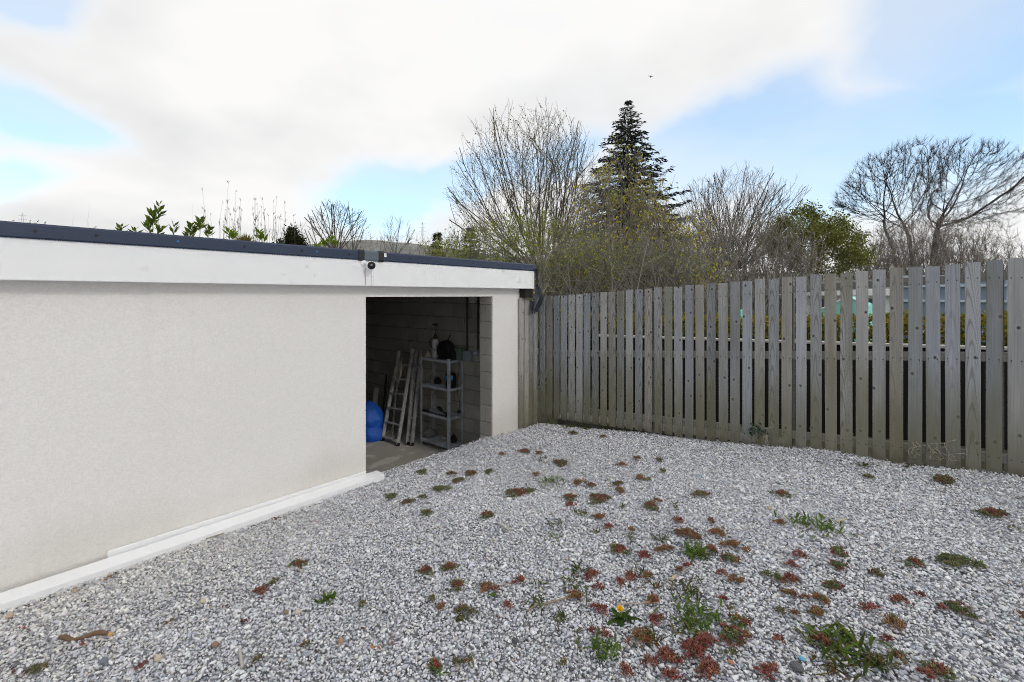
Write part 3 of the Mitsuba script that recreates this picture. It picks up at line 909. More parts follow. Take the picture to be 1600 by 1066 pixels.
# metal stand with fittings, left of the sprayer
Q = num('folded_tripod')
tag(Q, 'rusty folded metal stand with clamps standing behind the shelving left end', 'stand')
qb = np.array([RX0 + .02, 5.06, .02])
for i, (a, b) in enumerate(((-.05, -.01), (.0, .0), (.05, .02))):
    part(Q, 'leg', cyl([qb[0] + a, qb[1], FLOOR], [qb[0] + b + .01, qb[1] + .03, 1.28 - .04 * i], .010, 8), 'aluminium', 40)
for z, s in ((.92, .030), (1.05, .034), (1.20, .030), (1.30, .026)):
    part(Q, 'clamp', lump([qb[0] + random.uniform(-.02, .03), qb[1] + .01, z], [s, s, s * 1.3], int(z * 100), .5, 2), 'rusty')
scene['rusty'] = prin((.40, .36, .30), .6)
# white plank and blue sheets by the left of the doorway
k = num('plank')
a, b = foot(581, 672), at_y(588.5, 606, foot(581, 672)[1] + .25)
put(k, bar(a, b, .085, .02, RT), 'pale_plank')
scene['pale_plank'] = prin((.50, .48, .44), .7)
tag(k, 'short pale plank leaning upright behind the blue sheets', 'plank')
bp = foot(572, 690)
def folds(c, r, seed):
    m = trimesh.creation.icosphere(subdivisions=4)
    v = np.array(m.vertices)
    a = np.arctan2(v[:, 1], v[:, 0])
    d = nfbm(v * 2.2 + seed, 4, seed) - .5
    fold = .03 * np.sin(a * 7 + 3 * v[:, 2] + 4 * d)
    prof = np.where(v[:, 2] > 0, v[:, 2] * (1.0 + .0 * a), np.maximum(v[:, 2], -.55))
    out = v.copy()
    taper = 1 - .35 * np.clip(v[:, 2], 0, 1)
    out[:, :2] *= ((1 + fold + .22 * d) * taper)[:, None]
    out[:, 2] = prof
    return trimesh.Trimesh(out * np.asarray(r) + np.asarray(c), m.faces, process=False)
k = num('blue_tarpaulin')
put(k, folds(bp + [-.08, .14, .12], [.26, .25, .22], 3), 'blue_sheet', 50)
tag(k, 'bright blue plastic sheet bundle on the garage floor, lower of the two', 'tarpaulin')
k = num('blue_tarpaulin')
put(k, folds(bp + [-.13, .15, .34], [.255, .24, .29], 8), 'blue_sheet', 50)
tag(k, 'bright blue plastic sheet heaped to a peak on top of the lower bundle', 'tarpaulin')
k = num('tool_pole')
a, b = foot(596, 671), at_y(606, 560, foot(596, 671)[1] + .3)
put(k, sweep([a, (a + b) / 2 + [.01, 0, 0], b], .014, 8), 'dark_timber', True)
tag(k, 'dark wooden tool handle leaning between the blue sheets and the wider ladder', 'pole')
# electrics on the block wall
JB = num('junction_box')
tag(JB, 'grey plastic junction box on the block wall above the shelving end', 'junction box')
a, b = at_y(724.5, 547, IY), at_y(739.5, 564.5, IY)
part(JB, 'box', rbox(min(a[0], b[0]), max(a[0], b[0]), IY - .075, IY - .001, min(a[2], b[2]), max(a[2], b[2]), .008), 'grey_plastic')
part(JB, 'lid', rbox(min(a[0], b[0]) + .012, max(a[0], b[0]) - .012, IY - .083, IY - .0745, min(a[2], b[2]) + .012, max(a[2], b[2]) - .012, .004), 'grey_plastic')
cz = max(a[2], b[2])
cxm = (a[0] + b[0]) / 2
part(JB, 'conduit', cyl([cxm, IY - .028, cz], [cxm, IY - .028, 1.90], .013, 10), 'black_plastic', 40)
part(JB, 'gland', cyl([cxm, IY - .028, cz - .002], [cxm, IY - .028, cz + .04], .021, 10), 'black_plastic', 40)
SK = num('wall_switch')
tag(SK, 'small grey switch box beside the junction box on the block wall', 'switch')
a, b = at_y(742.5, 547.5, IY), at_y(749.5, 556, IY)
part(SK, 'box', rbox(a[0], b[0], IY - .05, IY - .001, b[2], a[2], .006), 'grey_plastic')
part(SK, 'rocker', rbox(a[0] + .02, b[0] - .02, IY - .058, IY - .0495, b[2] + .02, a[2] - .02, .004), 'pale_plastic')
part(SK, 'conduit', cyl([(a[0] + b[0]) / 2 + .025, IY - .02, a[2]], [(a[0] + b[0]) / 2 + .03, IY - .02, 1.9], .012, 10), 'black_plastic', 40)
SB = num('connection_box')
a, b = at_y(737, 462, IY), at_y(746.5, 473.5, IY)
tag(SB, 'small white cable box under the garage ceiling at the doorway head', 'cable box')
part(SB, 'box', rbox(a[0], b[0], IY - .06, IY - .001, b[2], 1.90, .006), 'pale_plastic')
part(SB, 'lid', rbox(a[0] + .012, b[0] - .012, IY - .066, IY - .0595, b[2] + .015, 1.88, .003), 'pale_plastic')

# ------------------------------------------------------------------ gardens behind the fence
# low boarded wall with a pale capping, then a clipped hedge, a house and a tent
LW = num('low_wall')
tag(LW, 'low dark boarded wall with pale capping behind the fence', 'wall')
def sloped(x0, x1, y0, y1, z0, z1, dz):
    m = rbox(x0, x1, y0, y1, z0, z1, .005)
    v = np.array(m.vertices); v[:, 2] += (v[:, 0] + 1.35) * dz
    return trimesh.Trimesh(v, m.faces, process=False)


part(LW, 'panel', sloped(-3.9, 4.5, 6.69, 6.72, -.1, 1.215, .028), 'dark_timber')
part(LW, 'capping', sloped(-3.9, 4.5, 6.66, 6.75, 1.216, 1.25, .028), 'pale_plank')
put('path', sloped(-4.2, 4.5, FY + .35, 6.3, -.4, .125, .066), 'mortar')
labels['path'] = {'label': 'pale concrete path behind the fence', 'kind': 'structure'}
HG = num('hedge')
r = np.random.default_rng(31)
n = 34000
C = np.stack([r.uniform(-5.2, 6.0, n), 7.56 + .62 * r.random(n) ** 1.0, 0 * r.random(n)], -1)
toph = 1.47 + .055 * (C[:, 0] + 3) * .6 + .10 * (nfbm(np.stack([C[:, 0] * 2.5, C[:, 1] * 2, 0 * C[:, 0]], -1), 3, 4) - .5)
C[:, 2] = .75 + (toph - .75) * r.random(n) ** .7
tt = (C[:, 2] - .5) / .9
V, F = leaf_quads(C, r.uniform(.026, .050, n), r)
col = np.where((r.random(n) < np.clip(tt * 1.1 - .35, 0, .8))[:, None], [[.30, .24, .035]], [[.085, .12, .025]]) * (1 + r.normal(0, .22, (n, 1)))
tag(HG, 'clipped green hedge with golden new growth along its top behind the fence', 'hedge')
cput(HG + '__foliage', (V, F, np.repeat(np.clip(col, .01, .6), 4, 0)), 'vc_leaf')
n = 420
a = np.stack([r.uniform(-5.2, 6, n), r.uniform(7.6, 8.1, n), np.zeros(n)], -1)
b = a + np.stack([r.normal(0, .15, n), r.normal(0, .1, n), r.uniform(1.0, 1.38, n)], -1)
v, f = tubes(a, b, np.full(n, .010), np.full(n, .004))
cput(HG + '__stems', (v, f, np.tile([.07, .055, .04], (len(v), 1))), 'vc_matt')

HS = num('bungalow')
tag(HS, 'low white bungalow with dark windows glimpsed through the fence gaps', 'house')
hy = 20.0
hx0, hx1 = at_y(1050, 470, hy)[0], at_y(1402, 470, hy)[0]
part(HS, 'wall', box(hx0, hx1, hy, hy + 6, -.5, 1.84), 'white_paint')
part(HS, 'fascia', rbox(hx0 - .2, hx1 + .15, hy - .30, hy - .26, 1.80, 2.02, .01), 'white_paint')
part(HS, 'soffit', box(hx0 - .2, hx1 + .15, hy - .26, hy - .002, 1.82, 1.84), 'white_paint')
part(HS, 'roof', trimesh.convex.convex_hull(np.array([[hx0 - .2, hy - .258, 1.845], [hx1 + .15, hy - .258, 1.845], [hx0 - .2, hy - .258, 1.99], [hx1 + .15, hy - .258, 1.99], [hx0 - .2, hy + 6, 1.845], [hx1 + .15, hy + 6, 1.845], [hx0 - .2, hy + 3, 2.42], [hx1 + .15, hy + 3, 2.42]])), 'roof_tile')
scene['roof_tile'] = prin((.20, .19, .19), .8)
for a, b in ((1163, 1188), (1196, 1228), (1236, 1262), (1268, 1310), (1318, 1372)):
    xa_, xb_ = at_y(a, 480, hy)[0], at_y(b, 480, hy)[0]
    w = part(HS, 'window', cat([rbox(xa_, xb_, hy - .04, hy - .002, 1.70, 1.75, .006), rbox(xa_, xb_, hy - .04, hy - .002, .50, .55, .006),
                                rbox(xa_, xa_ + .05, hy - .04, hy - .002, .552, 1.698, .006), rbox(xb_ - .05, xb_, hy - .04, hy - .002, .552, 1.698, .006)]), 'white_paint')
    put(w + '__pane', box(xa_ + .051, xb_ - .051, hy - .02, hy - .012, .551, 1.699), 'window_dark')
part(HS, 'downpipe', cyl([hx1 - .08, hy - .08, -.4], [hx1 - .08, hy - .08, 1.80], .045, 10), 'black_plastic', 40)

TN = num('garden_tent')
tag(TN, 'pale turquoise fabric garden tent in front of the bungalow', 'tent')
ty = 12.6
xa_, xb_, xm_ = at_y(1272, 480, ty)[0], at_y(1356, 480, ty)[0], at_y(1325, 480, ty)[0]
ap = at_y(1325, 463.5, ty)[2]
el, er = at_y(1272, 488, ty)[2], at_y(1352, 477, ty)[2]
pts = np.array([[x, y, z] for y in (ty, ty + 1.8) for x, z in ((xa_, -.2), (xb_, -.2), (xa_, el), (xb_, er), (xm_, ap))])
part(TN, 'canopy', trimesh.convex.convex_hull(pts), 'tent_fabric')
part(TN, 'edge_trim', cat([cyl([xm_, ty - .012, ap], [xb_, ty - .012, er], .016, 6), cyl([xm_, ty - .012, ap], [xa_, ty - .012, el], .016, 6)]), 'white_paint', 40)
TN2 = num('garden_tent')
q = at_y(1149, 489, 14.0)
pts = np.array([[q[0] + dx, 14.0 + dy, z] for dx, z in ((-.14, -.2), (.14, -.2), (-.14, q[2] - .05), (.14, q[2] + .10)) for dy in (0, .8)])
put(TN2, trimesh.convex.convex_hull(pts), 'tent_fabric')
tag(TN2, 'small turquoise cover left of the larger tent, seen through one fence gap', 'cover')

GH = num('greenhouse')
tag(GH, 'pale blue framed greenhouse seen through the gaps at the right end of the fence', 'greenhouse')
gy = 11.0
ga, gb = at_y(1408, 470, gy)[0], at_y(1640, 470, gy)[0]
for i in range(9):
    x = ga + (gb - ga) * i / 8
    part(GH, 'post', rbox(x - .02, x + .02, gy, gy + .04, -.2, 2.15, .004), 'pale_frame')
for z in (2.15, 1.98, 1.72, 1.18):
    part(GH, 'rail', rbox(ga, gb, gy - .042, gy - .002, z - .02, z + .02, .004), 'pale_frame')
for i in range(8):
    x0_, x1_ = ga + (gb - ga) * i / 8 + .022, ga + (gb - ga) * (i + 1) / 8 - .022
    part(GH, 'pane', box(x0_, x1_, gy + .012, gy + .018, -.1, 2.14), 'clear_pane')
scene['clear_pane'] = prin((.20, .26, .33), .12)

# ------------------------------------------------------------------ hills and pylons
def build_hill():
    pxs = np.linspace(-500, 2100, 120)
    prof = np.interp(pxs, [-500, 0, 300, 420, 520, 560, 600, 640, 690, 760, 900, 1200, 1600, 2100], [392, 390, 386, 384, 378, 372, 374, 379, 385, 396, 410, 425, 425, 420])
    prof = prof + 1.5 * (nfbm(np.stack([pxs * .03, 0 * pxs, 0 * pxs], -1), 2, 5) - .5)
    V = []
    rows = [(420, .0), (600, .45), (800, .85), (900, 1.0), (1100, .9), (1500, .3)]
    for D, k in rows:
        for px, py in zip(pxs, prof):
            d = FW + (px - 800) / FPX * RT
            H = (HZ - py) / FPX * 900
            rough = (3.5 if 0 < k else 0) * (random.random() - .3) * (1 if D in (800, 900) else .4)
            V.append(EYE + d * D + UP * (k * H - 2.5 + rough))
    n = len(pxs)
    F = [[i * n + j, i * n + j + 1, (i + 1) * n + j + 1, (i + 1) * n + j] for i in range(len(rows) - 1) for j in range(n - 1)]
    put('hill', (np.array(V), np.array(F)), 'hill_wood')
    labels['hill'] = {'label': 'distant wooded hillside beyond the garden trees', 'kind': 'structure'}


build_hill()
scene['far_steel'] = prin((.42, .44, .46), .6)


def pylon(px, py_top, D, h, label):
    k = num('electricity_pylon')
    top = at_d(px, py_top, D)
    m = []
    w = .09 * h
    zs = [0, .35, .6, .8, 1]
    ws = [1, .55, .3, .25, .05]
    for sx in (-1, 1):
        for sy in (-1, 1):
            for i in range(4):
                a = top + np.array([sx * w * ws[i], sy * w * ws[i], -h * (1 - zs[i])]); b = top + np.array([sx * w * ws[i + 1], sy * w * ws[i + 1], -h * (1 - zs[i + 1])])
                m.append(sweep([a, b], .16, 4))
                c = top + np.array([-sx * w * ws[i + 1], sy * w * ws[i + 1], -h * (1 - zs[i + 1])])
                m.append(sweep([a, c], .10, 3))
    put(k + '__tower', cat(m), 'far_steel')
    for i, z in enumerate((.62, .77, .92)):
        L = h * (.16 - .02 * abs(i - 1))
        a, b = top - UP * h * (1 - z) - RT * L, top - UP * h * (1 - z) + RT * L
        part(k, 'cross_arm', sweep([a, b], .2, 4), 'far_steel')
    tag(k, label, 'pylon')


pylon(660, 347, 870, 46, 'faint electricity pylon on the hill left of the tall bare tree')
pylon(35, 333, 700, 44, 'faint electricity pylon behind the garage roof at its far left end')

# ------------------------------------------------------------------ trees and shrubs
BARK_D, BARK_G, BARK_P = (.075, .065, .055), (.13, .12, .10), (.16, .15, .12)


def twig_mesh(segs, col, r, amp=.2):
    P0, P1, R0, R1 = (np.array([s[i] for s in segs]) for i in range(4))
    v, f = tubes(P0, P1, R0, R1)
    return v, f, vary(col, len(segs), 6, r, amp, .04)


def colonize(points, trunk, step, infl, kill, iters, r):
    nodes = [np.asarray(p, float) for p in trunk]
    parent = [-1] + list(range(len(trunk) - 1))
    pts = np.asarray(points, float)
    for _ in range(iters):
        if not len(pts): break
        tree = cKDTree(np.array(nodes))
        d, i = tree.query(pts)
        pts, d, i = pts[d > kill], d[d > kill], i[d > kill]
        m = d < infl
        if not m.any(): break
        A = np.array(nodes)
        dirs = np.zeros_like(A)
        v = pts[m] - A[i[m]]
        np.add.at(dirs, i[m], v / np.linalg.norm(v, axis=1, keepdims=True))
        for k in np.unique(i[m]):
            dv = dirs[k]
            L = np.linalg.norm(dv)
            if L < 1e-6: continue
            q = dv / L + r.normal(0, .10, 3)
            if parent[k] >= 0:
                pd = A[k] - A[parent[k]]
                q = q + .6 * pd / (np.linalg.norm(pd) + 1e-9)
            nodes.append(A[k] + q / np.linalg.norm(q) * step)
            parent.append(int(k))
    return np.array(nodes), np.array(parent)


def skeleton(nodes, parent, r_tip, power, r, spur=.4, n_spur=2, thick=.05, out=None):
    n = len(nodes)
    tips = np.zeros(n)
    kids = np.zeros(n, int)
    for i in range(n - 1, 0, -1):
        if kids[i] == 0: tips[i] = 1
        tips[parent[i]] += tips[i]
        kids[parent[i]] += 1
    rad = r_tip * np.maximum(tips, 1) ** power
    big, small = [], []
    for i in range(1, n):
        p = parent[i]
        s = (nodes[p], nodes[i], min(rad[p], rad[i] * 1.25), rad[i])
        (big if rad[i] > thick else small).append(s)
        if tips[i] <= 3:
            d = nodes[i] - nodes[p]
            d = d / (np.linalg.norm(d) + 1e-9)
            for _ in range(n_spur + (2 if kids[i] == 0 else 0)):
                q = d + r.normal(0, .42, 3); q[2] += .22
                if out and out[0]:
                    o = nodes[i] - out[1]
                    q = q * .8 + out[0] * o / np.linalg.norm(o)
                q /= np.linalg.norm(q)
                L = spur * r.uniform(.5, 1.3)
                e = nodes[i] + q * L
                small.append((nodes[i], e, r_tip * .8, r_tip * .35))
    return big, small, tips


def thick_mesh(segs, col, r):
    m = []
    for a, b, r0, r1 in segs:
        m.append(tri_vc(sweep([a, b], [r0, r1], 7, False), np.array(col) * r.uniform(.85, 1.15)))
    return join(m)


def wp(px, py, Z, dz=0.0):
    """the point at depth Z seen there, pushed dz metres further along the view depth"""
    return at_d(px, py, Z) + FW * dz


def crown_points(poly, Z, depth, n, r, shell=.0):
    """random points within an outline (pixels at depth Z), spread +-depth, thinner at the edge"""
    from shapely.geometry import Polygon, Point
    from shapely import contains_xy
    P_ = Polygon(poly)
    x0, y0, x1, y1 = P_.bounds
    out = []
    while len(out) < n:
        q = np.stack([r.uniform(x0, x1, n * 2), r.uniform(y0, y1, n * 2)], -1)
        ok = contains_xy(P_, q[:, 0], q[:, 1])
        q = q[ok]
        for a, b in q:
            e = min(1, P_.exterior.distance(Point(a, b)) / (.30 * min(x1 - x0, y1 - y0)))
            out.append(wp(a, b, Z, r.uniform(-1, 1) * depth * (.25 + .75 * e)))
            if len(out) >= n: break
    return np.array(out)


def base(px, Z, z=0.0):
    p = at_d(px, HZ, Z)
    p[2] = z
    return p


def bare_tree(name, label, poly, Z, depth, roots, n, r_seed, step, infl, kill, r_tip, power, col, spur, group=None, buds=None, nsp=2, iters=120, out=0):
    r = np.random.default_rng(r_seed)
    k = num(name)
    tag(k, label, 'tree', group)
    B, S, tipn = [], [], []
    polys = poly if isinstance(poly[0][0], (list, tuple)) else [poly]
    for pl, tr in zip(polys, roots):
        pts = crown_points(pl, Z, depth, n, r)
        path = [wp(a, b, Z, c) for a, b, c in tr]
        dense = [path[0]]
        for a, b in zip(path[:-1], path[1:]):
            m = max(1, int(np.linalg.norm(b - a) / step))
            dense += [a + (b - a) * (i + 1) / m + r.normal(0, .02, 3) for i in range(m)]
        nd, pa = colonize(pts, dense, step, infl, kill, iters, r)
        b, s, tips = skeleton(nd, pa, r_tip, power, r, spur, nsp, out=(out, path[-1]))
        B += b; S += s
        tipn.append(nd[tips <= 2])
        if b: cput(pnum(k, 'trunk'), thick_mesh(b, col, r), 'vc_matt', True)
    cput(k + '__crown', twig_mesh(S, col, r), 'vc_matt')
    if buds:
        t = np.vstack(tipn)
        q = t[r.integers(0, len(t), buds[0])] + r.normal(0, buds[3], (buds[0], 3))
        v, f = leaf_quads(q, r.uniform(.6, 1.4, buds[0]) * buds[1], r)
        cput(k + '__leaves', (v, f, vary(buds[2], buds[0], 4, r, .3, .1)), 'vc_leaf')
    return k


# the tall many-stemmed bare tree
def fan_tree(name, label, Z, clusters, depth, seed, col, buds=None, sc=1.0, up=1.0, rmin=.0042):
    """clusters: (root px, root py, depth offset, crown centre px, py, half width, half height, stems, stem radius, spread, foot px)"""
    r = np.random.default_rng(seed)
    k = num(name)
    tag(k, label, 'tree')
    s = Z / FPX
    S, tips = [], []
    for (px0, py0, dz, cx_, cy_, rw, rh, n_stem, r0, spread, root_w, fx) in clusters:
        B = []
        c = wp(cx_, cy_, Z, dz)
        A, Bz = rw * s, rh * s
        root = wp(px0, py0, Z, dz)

        def inside(p, f=1.0):
            d = p - c
            return (d @ RT / A) ** 2 + (d @ FW / depth) ** 2 + (d[2] / Bz) ** 2 < f

        def grow(p, d, rr, level, lim):
            step = (.34, .26, .22)[level] * sc
            n_ = 0
            while rr > rmin and n_ < (60, 26, 12)[level]:
                d = d + r.normal(0, (.075, .10, .13)[level], 3) + UP * (.045, .06, .05)[level] * up
                d = d / np.linalg.norm(d)
                q = p + d * step
                r1 = rr * (.955, .91, .86)[level]
                (B if rr > .035 * sc else S).append((p, q, rr, r1))
                inn = inside(q, lim)
                if not inn and (n_ > 14 or q[2] > c[2] - .5 * Bz or (level and n_ > 2)): break
                p, rr = q, r1
                n_ += 1
                if level < 2 and n_ > (2, 1)[level] and r.random() < (.66, .64)[level]:
                    ax = rand_dirs(1, r)[0]
                    side = np.cross(d, ax); side /= np.linalg.norm(side) + 1e-9
                    a = math.radians(r.uniform(22, 46))
                    nd = d * math.cos(a) + side * math.sin(a)
                    grow(p, nd, max(rr * r.uniform(.42, .70), rmin * 1.45), level + 1, r.uniform(.85, 1.14))
                if level == 2 or rr < rmin * 3: tips.append(p)
            tips.append(p)

        for i in range(n_stem):
            az = i * 2.39996 + r.uniform(-.3, .3)
            th = math.radians(spread) * math.sqrt((i + .3) / n_stem) * r.uniform(.85, 1.05)
            d = UP * math.cos(th) + (RT * math.cos(az) + FW * math.sin(az) * .8) * math.sin(th)
            off = (RT * math.cos(az) + FW * math.sin(az)) * root_w * math.sqrt(i / n_stem) * r.uniform(.4, 1)
            grow(root + off, d, r0 * r.uniform(.6, 1.0), 0, r.uniform(.82, 1.05))
        b = wp(fx, HZ, Z, dz); b[2] = -.1
        m = (b + root) / 2 + r.normal(0, .06, 3) * [1, 1, 0]
        big = thick_mesh(B, col, r) if B else None
        tk = tri_vc(sweep([b, m, root], [r0 * 2.4, r0 * 2.0, r0 * 1.5], 9, True), col)
        cput(pnum(k, 'trunk'), join([tk] + ([big] if B else [])), 'vc_matt', True)
    cput(k + '__crown', twig_mesh(S, col, r), 'vc_matt')
    if buds:
        t = np.array(tips)
        nb_ = buds[0]
        q = t[r.integers(0, len(t), nb_)] + r.normal(0, .05, (nb_, 3))
        v, f = leaf_quads(q, r.uniform(.6, 1.4, nb_) * buds[1], r)
        cput(k + '__leaves', (v, f, vary(buds[2], nb_, 4, r, .3, .1)), 'vc_leaf')
    print(name, len(S))
    return k


fan_tree('budding_tree', 'tall fan shaped bare tree with many upright stems and opening buds', 18, [(848, 424, 0, 820, 318, 122, 155, 46, .040, 66, .6, 848)], 2.6, 12, (.13, .112, .088), (5200, .036, (.20, .17, .06)))
# the big sycamore on the right: two trunks
L_ = [(1318, 322), (1330, 290), (1342, 266), (1364, 245), (1394, 230), (1420, 227), (1440, 231), (1446, 262), (1440, 300), (1434, 335), (1416, 362), (1390, 352), (1352, 338)]
R_ = [(1449, 232), (1478, 223), (1515, 228), (1546, 238), (1568, 262), (1584, 288), (1598, 318), (1594, 342), (1566, 352), (1530, 345), (1500, 362), (1472, 366), (1458, 335), (1452, 300)]
bare_tree('sycamore_tree', 'large bare twin trunked tree with broad rounded crown at the right', [L_, L_, R_, R_], 30, 4.0,
          [[(1418, 470, 0), (1424, 405, 0), (1421, 372, 0)], [(1414, 470, .3), (1408, 400, .5), (1393, 352, .6)], [(1462, 470, 0), (1462, 400, 0), (1465, 350, 0)], [(1470, 470, .5), (1467, 400, .5), (1474, 356, .5)]],
          950, 3, .28, 6.5, .50, .0085, .49, (.060, .052, .054), .50, nsp=4, out=.6)
fan_tree('bare_tree', 'fine twigged bare grey tree in the middle of the skyline', 22,
         [(1143, 420, 0, 1150, 332, 60, 70, 30, .040, 58, .4, 1142), (1128, 420, .5, 1100, 338, 40, 60, 18, .034, 60, .3, 1138), (1158, 412, -.4, 1200, 340, 38, 54, 16, .034, 62, .3, 1146)],
         2.8, 5, (.17, .152, .138), (700, .03, (.22, .19, .12)), .9, .6, .0046)


# spruce
def spruce(name, label, px, top, bot, Z, half, seed, col, cat_='tree', jit=1.0):
    r = np.random.default_rng(seed)
    k = num(name)
    tag(k, label, cat_)
    s = Z / FPX
    tp = wp(px, top, Z)
    zb = .3
    H = tp[2] - zb
    rad = half * s
    trunk = sweep([np.array([tp[0], tp[1], zb - .4]), np.array([tp[0], tp[1], zb + H * .5]), tp - UP * .3], [.17 * H / 11, .10 * H / 11, .012], 8)
    cput(k + '__trunk', tri_vc(trunk, (.07, .055, .045)), 'vc_matt', True)
    Cc, Dd, Sz, seg = [], [], [], []
    nl = int(H * 6.4)
    for i in range(nl):
        h = min(1, 1 - (i + r.uniform(-.3, .3)) / nl)
        z = zb + H * h
        L0 = rad * min(1.0, (1 - h) * 1.9) ** .9 + .03
        nbr = r.integers(5, 8)
        a0 = r.uniform(0, 6.28)
        for j in range(nbr):
            a = a0 + j * 6.283 / nbr + r.uniform(-.3, .3)
            L = L0 * r.choice([r.uniform(.5, .9), r.uniform(.8, 1.12)])
            dh = np.array([math.cos(a), math.sin(a), 0])
            droop = r.uniform(.05, .55)
            rise = r.uniform(-.15, .75)
            m = max(3, int(L / .12))
            prev = np.array([tp[0], tp[1], z])
            for q in range(1, m + 1):
                t = q / m
                p = np.array([tp[0], tp[1], z]) + dh * L * t + UP * (rise * t * L * .5 - droop * L * t * t * .9 + .22 * L * max(0, t - .75))
                seg.append((prev, p, .012 * (1 - t) + .004, .012 * (1 - t) + .003))
                w = np.cross(dh, UP)
                for sd in (-1, 1):
                    for _ in range(2):
                        Cc.append(p + r.normal(0, .03, 3))
                        d = dh * r.uniform(.5, 1.1) + w * sd * r.uniform(.3, .9) - UP * r.uniform(-.1, .7)
                        Dd.append(d / np.linalg.norm(d))
                        Sz.append(r.uniform(.10, .20) * (.6 + .4 * min(1, L / 1.2)))
                prev = p
    Cc, Dd, Sz = np.array(Cc), np.array(Dd), np.array(Sz)
    v, f = leaf_quads(Cc, Sz * .55, r, 3.0, Dd)
    cput(k + '__crown', join([(v, f, vary(col, len(Cc), 4, r, .3, .06)), twig_mesh(seg, (.06, .05, .04), r)]), 'vc_matt')
    print(name, len(Cc))
    return k


spruce('spruce_tree', 'tall dark spruce rising to a point behind the yellow leafed thicket', 981, 158, 440, 24, 90, 21, (.060, .070, .058))
spruce('spruce_tree', 'small dark conifer top beside the tall bare tree', 735, 357, 440, 17, 30, 23, (.035, .05, .03))
spruce('spruce_tree', 'small olive green conifer left of the tall bare tree', 683, 366, 440, 17, 17, 24, (.06, .065, .025))


# thickets: many thin arching stems with small leaves
def thicket(name, label, prof, Z, depth, n_stem, seed, col, leaf=None, cat_='shrub', zlow=.2, lean=.5, nside=6, rad=.012, lowleaf=0.15, spread=60, sublen=.5):
    """prof: (px, py) of its top line, left to right"""
    r = np.random.default_rng(seed)
    k = num(name)
    tag(k, label, cat_)
    xs_, ys_ = zip(*prof)
    s = Z / FPX
    S, nodes = [], []
    for i in range(n_stem):
        px = r.uniform(xs_[0], xs_[-1])
        top = np.interp(px, xs_, ys_)
        f = 1 - .5 * r.random() ** 2.2
        ztop = EYE[2] + (HZ - top) * s
        z = zlow + (ztop - zlow) * f
        dz = r.uniform(-1, 1) * depth
        tip = wp(px, HZ, Z, dz); tip[2] = z
        bpx = px + r.normal(0, spread)
        bpx = min(max(bpx, xs_[0] + 10), xs_[-1] - 10)
        bs = wp(bpx, HZ, Z, dz + r.normal(0, .5)); bs[2] = zlow - .2
        bend = r.normal(0, .25, 3) * np.array([1, 1, .3])
        m = 6
        prev = bs
        for q in range(1, m + 1):
            t = q / m
            p = bs + (tip - bs) * np.array([t ** (1 + lean), t ** (1 + lean), t]) + bend * math.sin(t * math.pi) * .6 + r.normal(0, .03, 3)
            r0, r1 = rad * (1.25 - (q - 1) / m), rad * (1.25 - t)
            S.append((prev, p, max(r0, .003), max(r1, .003)))
            if q >= 2:
                nodes.append(p)
                for _ in range(nside // 2 if q < 4 else nside):
                    if r.random() < .55: continue
                    d = (p - prev) / (np.linalg.norm(p - prev) + 1e-9) * .8 + r.normal(0, .6, 3)
                    d[2] += .25
                    d /= np.linalg.norm(d)
                    e = p + d * sublen * r.uniform(.4, 1.2)
                    S.append((p, e, rad * .55, rad * .3))
                    nodes.append(e); nodes.append((p + e) / 2)
            prev = p
    cput(k + '__stems', twig_mesh(S, col, r), 'vc_matt')
    if leaf:
        nl, size, cols = leaf[:3]
        nd = np.array(nodes)
        w = np.clip((nd[:, 2] - zlow) / 2.0, lowleaf, 1)
        if len(leaf) > 3:   # patchy: leaves gather where the noise is high
            w = w * np.clip((nfbm(nd * leaf[3] + seed, 3, seed) - .38) * 5, .04, 1)
        q = nd[r.choice(len(nd), nl, p=w / w.sum())] + r.normal(0, .05, (nl, 3))
        v, f = leaf_quads(q, r.uniform(.6, 1.5, nl) * size, r)
        cc = np.array(cols)[r.integers(0, len(cols), nl)] * (1 + r.normal(0, .2, (nl, 1)))
        cput(k + '__leaves', (v, f, np.repeat(np.clip(cc, .01, .6), 4, 0)), 'vc_leaf')
    return k


# a thicket of yellow young leaves in front of the spruce
thicket('flowering_thicket', 'thicket of tangled grey branches dotted with yellow young leaves', [(868, 372), (893, 330), (915, 300), (950, 262), (985, 268), (1015, 300), (1050, 345), (1085, 372), (1100, 400)], 14.5, 1.5, 420, 41,
        (.23, .21, .185), (7000, .050, [(.70, .58, .05), (.55, .50, .07), (.62, .42, .06), (.36, .34, .08)], 1.1), nside=7, rad=.013, spread=55)
# the green bank in front of the tall bare tree
thicket('green_shrub', 'dense green leafed shrub behind the garage roof corner', [(672, 398), (700, 382), (735, 372), (770, 366), (815, 352), (850, 350), (880, 366), (905, 388), (930, 405)], 13, 1.3, 380, 42,
        (.19, .18, .14), (17000, .034, [(.28, .33, .05), (.36, .40, .06), (.19, .22, .05)], 1.3), nside=6, rad=.010, spread=30)
